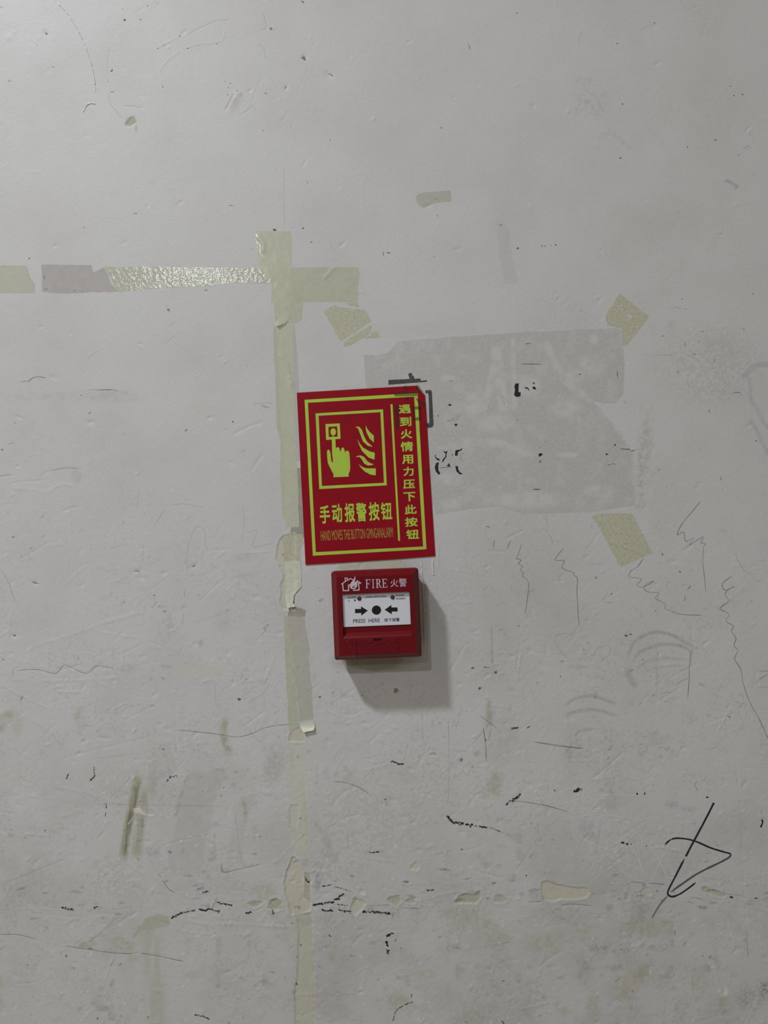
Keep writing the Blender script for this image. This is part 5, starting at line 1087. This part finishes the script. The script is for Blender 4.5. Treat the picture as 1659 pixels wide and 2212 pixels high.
def rrect(w, h, r, d, n=5, cx=0, cz=0):
    out = []
    for sx, sz, a0 in ((1, 1, 0), (-1, 1, 90), (-1, -1, 180), (1, -1, 270)):
        for k in range(n):
            a = math.radians(a0 + 90 * k / (n - 1))
            out.append(Vector((org.x + cx + sx * (w - r) + r * math.cos(a), -d, org.z + cz + sz * (h - r) + r * math.sin(a))))
    return out
def loft(name, loops, material, parent, cap=False, smooth=False):
    verts = [v for l in loops for v in l]; n = len(loops[0]); faces = []
    for i in range(len(loops) - 1):
        for k in range(n):
            a = i * n + k; b = i * n + (k + 1) % n
            faces.append((a, b, b + n, a + n))
    if cap: faces.append(tuple(range((len(loops) - 1) * n, len(loops) * n)))
    return link_mesh(name, verts, faces, material, parent, smooth)
IN = 0.0062
loft('back_box', [rrect(W2 - .0035, H2 - .0035, .003, -.0004), rrect(W2 - .0030, H2 - .0030, .003, .012)], 'red_plastic', cp)
loft('housing', [rrect(W2 - .0030, H2 - .0030, .003, .012), rrect(W2 - .0008, H2 - .0008, .003, .0125), rrect(W2, H2, .0028, .030), rrect(W2, H2, .0028, RING - .0012), rrect(W2 - .0003, H2 - .0003, .0026, RING - .0003), rrect(W2 - .0011, H2 - .0011, .002, RING + .0003), rrect(W2 - IN, H2 - IN, .0008, FRONT)], 'red_plastic', cp)
# front face with window opening (zoom X pixel edges at the depth of the front)
def XP(x, y, h): return P(680 + x / 5.1844, 1190 + y / 5.1844, h)
def zrow(y, h): return ((XP(310, y + 12, h) + XP(1080, y - 24, h)) / 2).z     # rows follow the print tilt
wl = ((XP(297, 490, FRONT) + XP(322, 950, FRONT)) / 2).x; wr = ((XP(1062, 460, FRONT) + XP(1090, 940, FRONT)) / 2).x
wt = (XP(680, 473, FRONT)).z; wb = (XP(705, 968, FRONT)).z
face_out = rrect(W2 - IN, H2 - IN, .0008, FRONT)
hole = [(wl, wt), (wr, wt), (wr, wb), (wl, wb)]
xy, tris = cdt([[(v.x, -v.z) for v in face_out], [(x, -z) for x, z in hole]])
link_mesh('front_face', [Vector((x, -FRONT, -z)) for x, z in xy], orient(tris, xy), 'red_plastic', cp)
zr = (XP(700, 905, REC)).z                      # ramp starts here
rec = [Vector((wl, -FRONT, wt)), Vector((wr, -FRONT, wt)), Vector((wr, -FRONT, wb)), Vector((wl, -FRONT, wb)), Vector((wl, -REC, wt)), Vector((wr, -REC, wt)), Vector((wr, -REC, zr)), Vector((wl, -REC, zr))]
zm = wb + (zr - wb) * .35; rm = REC + (FRONT - REC) * .78
rec += [Vector((wr, -rm, zm)), Vector((wl, -rm, zm))]
link_mesh('window_recess', rec, [(0, 4, 5, 1), (0, 3, 9, 7, 4), (1, 5, 6, 8, 2), (4, 7, 6, 5), (7, 9, 8, 6), (9, 3, 2, 8)], 'red_plastic', cp)
# white press plate in the recess
LZ = REC + .0012
pl_l, pl_r = wl + .0003, wr - .0003; pl_t = wt + .0000; pl_b = XP(695, 840, LZ).z
def slab(name, x0, x1, z0, z1, d0, d1, m, parent, r=.0004):
    lo = lambda d, k: [Vector((x, -d, z)) for x, z in ((x1 - k, z1 - k), (x0 + k, z1 - k), (x0 + k, z0 + k), (x1 - k, z0 + k))]
    return loft(name, [lo(d0, 0), lo(d1 - r, 0), lo(d1, r)], m, parent, True)
plate = slab('press_plate', pl_l, pl_r, pl_b, pl_t, REC - .0002, LZ, 'label_white', cp); plate['label'] = 'white press plate with arrows and black dot'
LH = LZ + 4e-5
def yprint(name, pts, m, parent, h, **kw): return flat_poly(name, zp('Y', pts), m, parent, h0=h, **kw)
yprint('arrow', [(358, 835), (488, 832), (482, 778), (632, 868), (492, 975), (488, 918), (362, 925)], 'print_black', plate, LH)
yprint('arrow', [(1255, 800), (1258, 888), (1135, 890), (1138, 948), (985, 852), (1125, 750), (1130, 802)], 'print_black', plate, LH)
yprint('press_dot', [(812 + 98 * math.cos(t / 32 * 6.2832), 858 + 98 * math.sin(t / 32 * 6.2832)) for t in range(32)], 'print_black', plate, LH)
lettering('plate_lettering', 'PRESS  HERE', 'Y', [(320, 1050), (882, 1030), (882, 1112), (320, 1133)], 'print_fine', plate, LH, .012)
lettering('plate_lettering', '按下报警', 'Y', [(975, 1032), (1300, 1018), (1303, 1095), (978, 1107)], 'print_fine', plate, LH, .018)
lettering('plate_lettering', 'ALARM', 'Y', [(205, 572), (380, 562), (380, 604), (205, 613)], 'print_fine', plate, LH, .02)
lettering('plate_lettering', '火', 'Y', [(212, 640), (250, 638), (250, 678), (212, 680)], 'print_fine', plate, LH, .02); lettering('plate_lettering', '警', 'Y', [(335, 632), (378, 630), (378, 673), (335, 675)], 'print_fine', plate, LH, .02)
lettering('plate_lettering', 'J-SAM-GST9122A', 'Y', [(578, 564), (1022, 548), (1022, 596), (578, 611)], 'print_fine', plate, LH, .03)
lettering('plate_lettering', 'PHONE', 'Y', [(1220, 528), (1395, 520), (1395, 562), (1220, 570)], 'print_fine', plate, LH, .02); lettering('plate_lettering', '电话指示', 'Y', [(1225, 598), (1430, 590), (1430, 630), (1225, 638)], 'print_fine', plate, LH, .02)
def dome(name, zone, x, y, r, h, rise, m, parent):
    (c,) = zp(zone, [(x, y)]); c = P(c[0], c[1], h); loops = []
    for d, q in ((-.0003, 1), (rise * .25, 1), (rise * .6, .85), (rise * .88, .55), (rise, .2)):
        loops.append([Vector((c.x + r * q * math.cos(t / 20 * 6.2832), -(h + d), c.z + r * q * math.sin(t / 20 * 6.2832))) for t in range(20)])
    return loft(name, loops, m, parent, True, True)
dome('indicator_led', 'Y', 448, 612, .0025, LZ, .0016, 'led', cp); dome('indicator_led', 'Y', 1150, 585, .0025, LZ, .0016, 'led', cp)
# printing on the red front: house-and-flame emblem, FIRE in serif capitals
FH = FRONT + 4e-5
def stroke_px(pts, w, closed=False):
    """mitred polyline outline in zoom pixels -> list of quads"""
    out = []
    P_ = pts + [pts[0]] if closed else pts
    for a, b in zip(P_[:-1], P_[1:]):
        dx, dy = b[0] - a[0], b[1] - a[1]; L = math.hypot(dx, dy); ux, uy = dx / L * w / 2, dy / L * w / 2
        out.append([(a[0] - ux - uy, a[1] - uy + ux), (b[0] + ux - uy, b[1] + uy + ux), (b[0] + ux + uy, b[1] + uy - ux), (a[0] - ux + uy, a[1] - uy - ux)])
    return out
def multi(name, zone, polys, m, parent, h0):
    verts, faces = [], []
    for p in polys:
        xy, tr_ = cdt([zp(zone, p)]); tr_ = orient(tr_, xy); n = len(verts)
        verts += [P(x, y, h0) for x, y in xy]; h0 += 6e-6; faces += [tuple(i + n for i in t) for t in tr_]
    return link_mesh(name, verts, faces, m, parent)
em = multi('house_emblem', 'Y', stroke_px([(78, 308), (160, 250), (265, 193), (330, 222)], 20) + stroke_px([(155, 245), (150, 182), (198, 182), (200, 222)], 18) + stroke_px([(100, 305), (112, 448), (226, 446), (222, 332), (250, 326)], 22) + stroke_px([(330, 442), (446, 434), (436, 292), (476, 288), (405, 240)], 22), 'print_white', cp, FH)
flat_poly('flame_mark', zp('Y', [(360, 132), (370, 180), (362, 225), (345, 268), (385, 255), (408, 240), (412, 300), (402, 355), (375, 398), (335, 420), (285, 412), (252, 375), (248, 325), (285, 265), (325, 222), (348, 175)]), 'print_white', em, h0=FH,
          holes=[zp('Y', [(305, 352), (325, 368), (362, 330), (345, 382), (318, 400), (306, 380)])])
def fire_letter(ch):                     # 0..1 box, y down
    B = lambda x0, x1, y0, y1: [(x0, y0), (x1, y0), (x1, y1), (x0, y1)]
    stem = [B(.14, .34, .02, .98), B(0, .5, 0, .05), B(0, .5, .95, 1)]
    if ch == 'I': return [B(.36, .64, .02, .98), B(.1, .9, 0, .05), B(.1, .9, .95, 1)]
    if ch == 'F': return [stem[0], B(0, .95, 0, .06), stem[2], [(.86, 0), (.95, 0), (.98, .24), (.93, .24)], B(.3, .7, .46, .53), B(.66, .72, .36, .64)]
    if ch == 'E': return [stem[0], B(0, .93, 0, .06), B(0, .95, .94, 1), [(.86, 0), (.93, 0), (.96, .23), (.91, .23)], [(.93, .74), (1, .72), (.95, 1), (.85, 1)], B(.3, .7, .46, .53), B(.66, .72, .36, .64)]
    if ch == 'R':
        bowl = [(.3, 0), (.55, 0), (.72, .05), (.82, .16), (.83, .28), (.76, .42), (.6, .51), (.3, .53), (.3, .47), (.5, .46), (.6, .38), (.62, .26), (.58, .12), (.48, .06), (.3, .06)]
        return [stem[0], stem[1], stem[2], bowl, [(.45, .5), (.62, .5), (.92, .93), (1.0, .96), (1.0, 1), (.78, 1)]]
fq = [(580, 212), (1035, 198), (1045, 382), (584, 400)]
for ch, u0, u1 in (('F', 0, .235), ('I', .28, .42), ('R', .47, .73), ('E', .765, 1.0)):
    polys = [[(quad_map([(u0 + (u1 - u0) * x, 1 - y)], fq))[0] for x, y in p] for p in fire_letter(ch)]
    multi('fire_letter', 'Y', polys, 'print_white', cp, FH)
lettering('front_character', '火', 'Y', [(1106, 207), (1266, 200), (1272, 364), (1110, 372)], 'print_white', cp, FH, .004); lettering('front_character', '警', 'Y', [(1284, 192), (1448, 186), (1452, 360), (1290, 368)], 'print_white', cp, FH, .004)
# key cover on the lower front
x0 = XP(468, 1090, FRONT).x; x1 = XP(940, 1075, FRONT).x; zt = XP(705, 983, FRONT).z; zb = org.z - H2 + IN + .0004
cover = slab('key_cover', x0, x1, zb, zt, FRONT - .001, FRONT + .0006, 'red_lip', cp, .0003)
yk = [(732, 1462), (938, 1455), (915, 1495), (890, 1502), (770, 1508), (750, 1500)]
flat_poly('key_slot', zp('Y', yk), 'slot', cover, h0=FRONT + .0006 + 3e-5)
slab('cover_seam', x0 - .0005, x0, zb - .004, zt, FRONT - .003, FRONT + .00006, 'slot', cover, .00002); 
def ring_relief(name, x, y, r, parent, h, t=.0004, rise=.00035):
    c = XP(x, y, h); loops = []
    for q, d in ((r - t, 0), (r - t * .4, rise), (r + t * .4, rise), (r + t, 0)):
        loops.append([Vector((c.x + q * math.cos(k / 24 * 6.2832), -(h + d), c.z + q * math.sin(k / 24 * 6.2832))) for k in range(24)])
    return loft(name, loops[::-1], 'red_lip', parent, False, True)
ring_relief('embossed_ring', 382, 1042, .0040, cp, FRONT); ring_relief('embossed_ring', 880, 1035, .0029, cover, FRONT + .0006); ring_relief('embossed_ring', 880, 1035, .0014, cover, FRONT + .0006); ring_relief('embossed_ring', 625, 1035, .0024, cover, FRONT + .0006)
def ridge(name, a, b, parent, h, w=.00035, rise=.00035):
    A = XP(*a, h); B_ = XP(*b, h); d = (B_ - A).normalized(); nrm = Vector((-d.z, 0, d.x)) * w; up = Vector((0, -rise, 0))
    return link_mesh(name, [A + nrm, A - nrm, B_ - nrm, B_ + nrm, A + up, B_ + up], [(0, 4, 5, 3), (1, 2, 5, 4), (0, 1, 4), (2, 3, 5)], 'red_lip', parent)
for a, b in (((490, 1045), (600, 1038)), ((490, 1028), (500, 1050)), ((660, 1055), (690, 1030)), ((690, 1030), (700, 1060)), ((715, 1050), (735, 1030)), ((735, 1030), (748, 1058)), ((760, 1035), (765, 1058)), ((785, 1035), (800, 1058)), ((800, 1058), (815, 1032)), ((815, 1050), (835, 1045))): ridge('embossed_mark', a, b, cover, FRONT + .0006)
for a, b in (((355, 1060), (400, 1022)), ((350, 1085), (415, 1082))): ridge('embossed_mark', a, b, cp, FRONT)
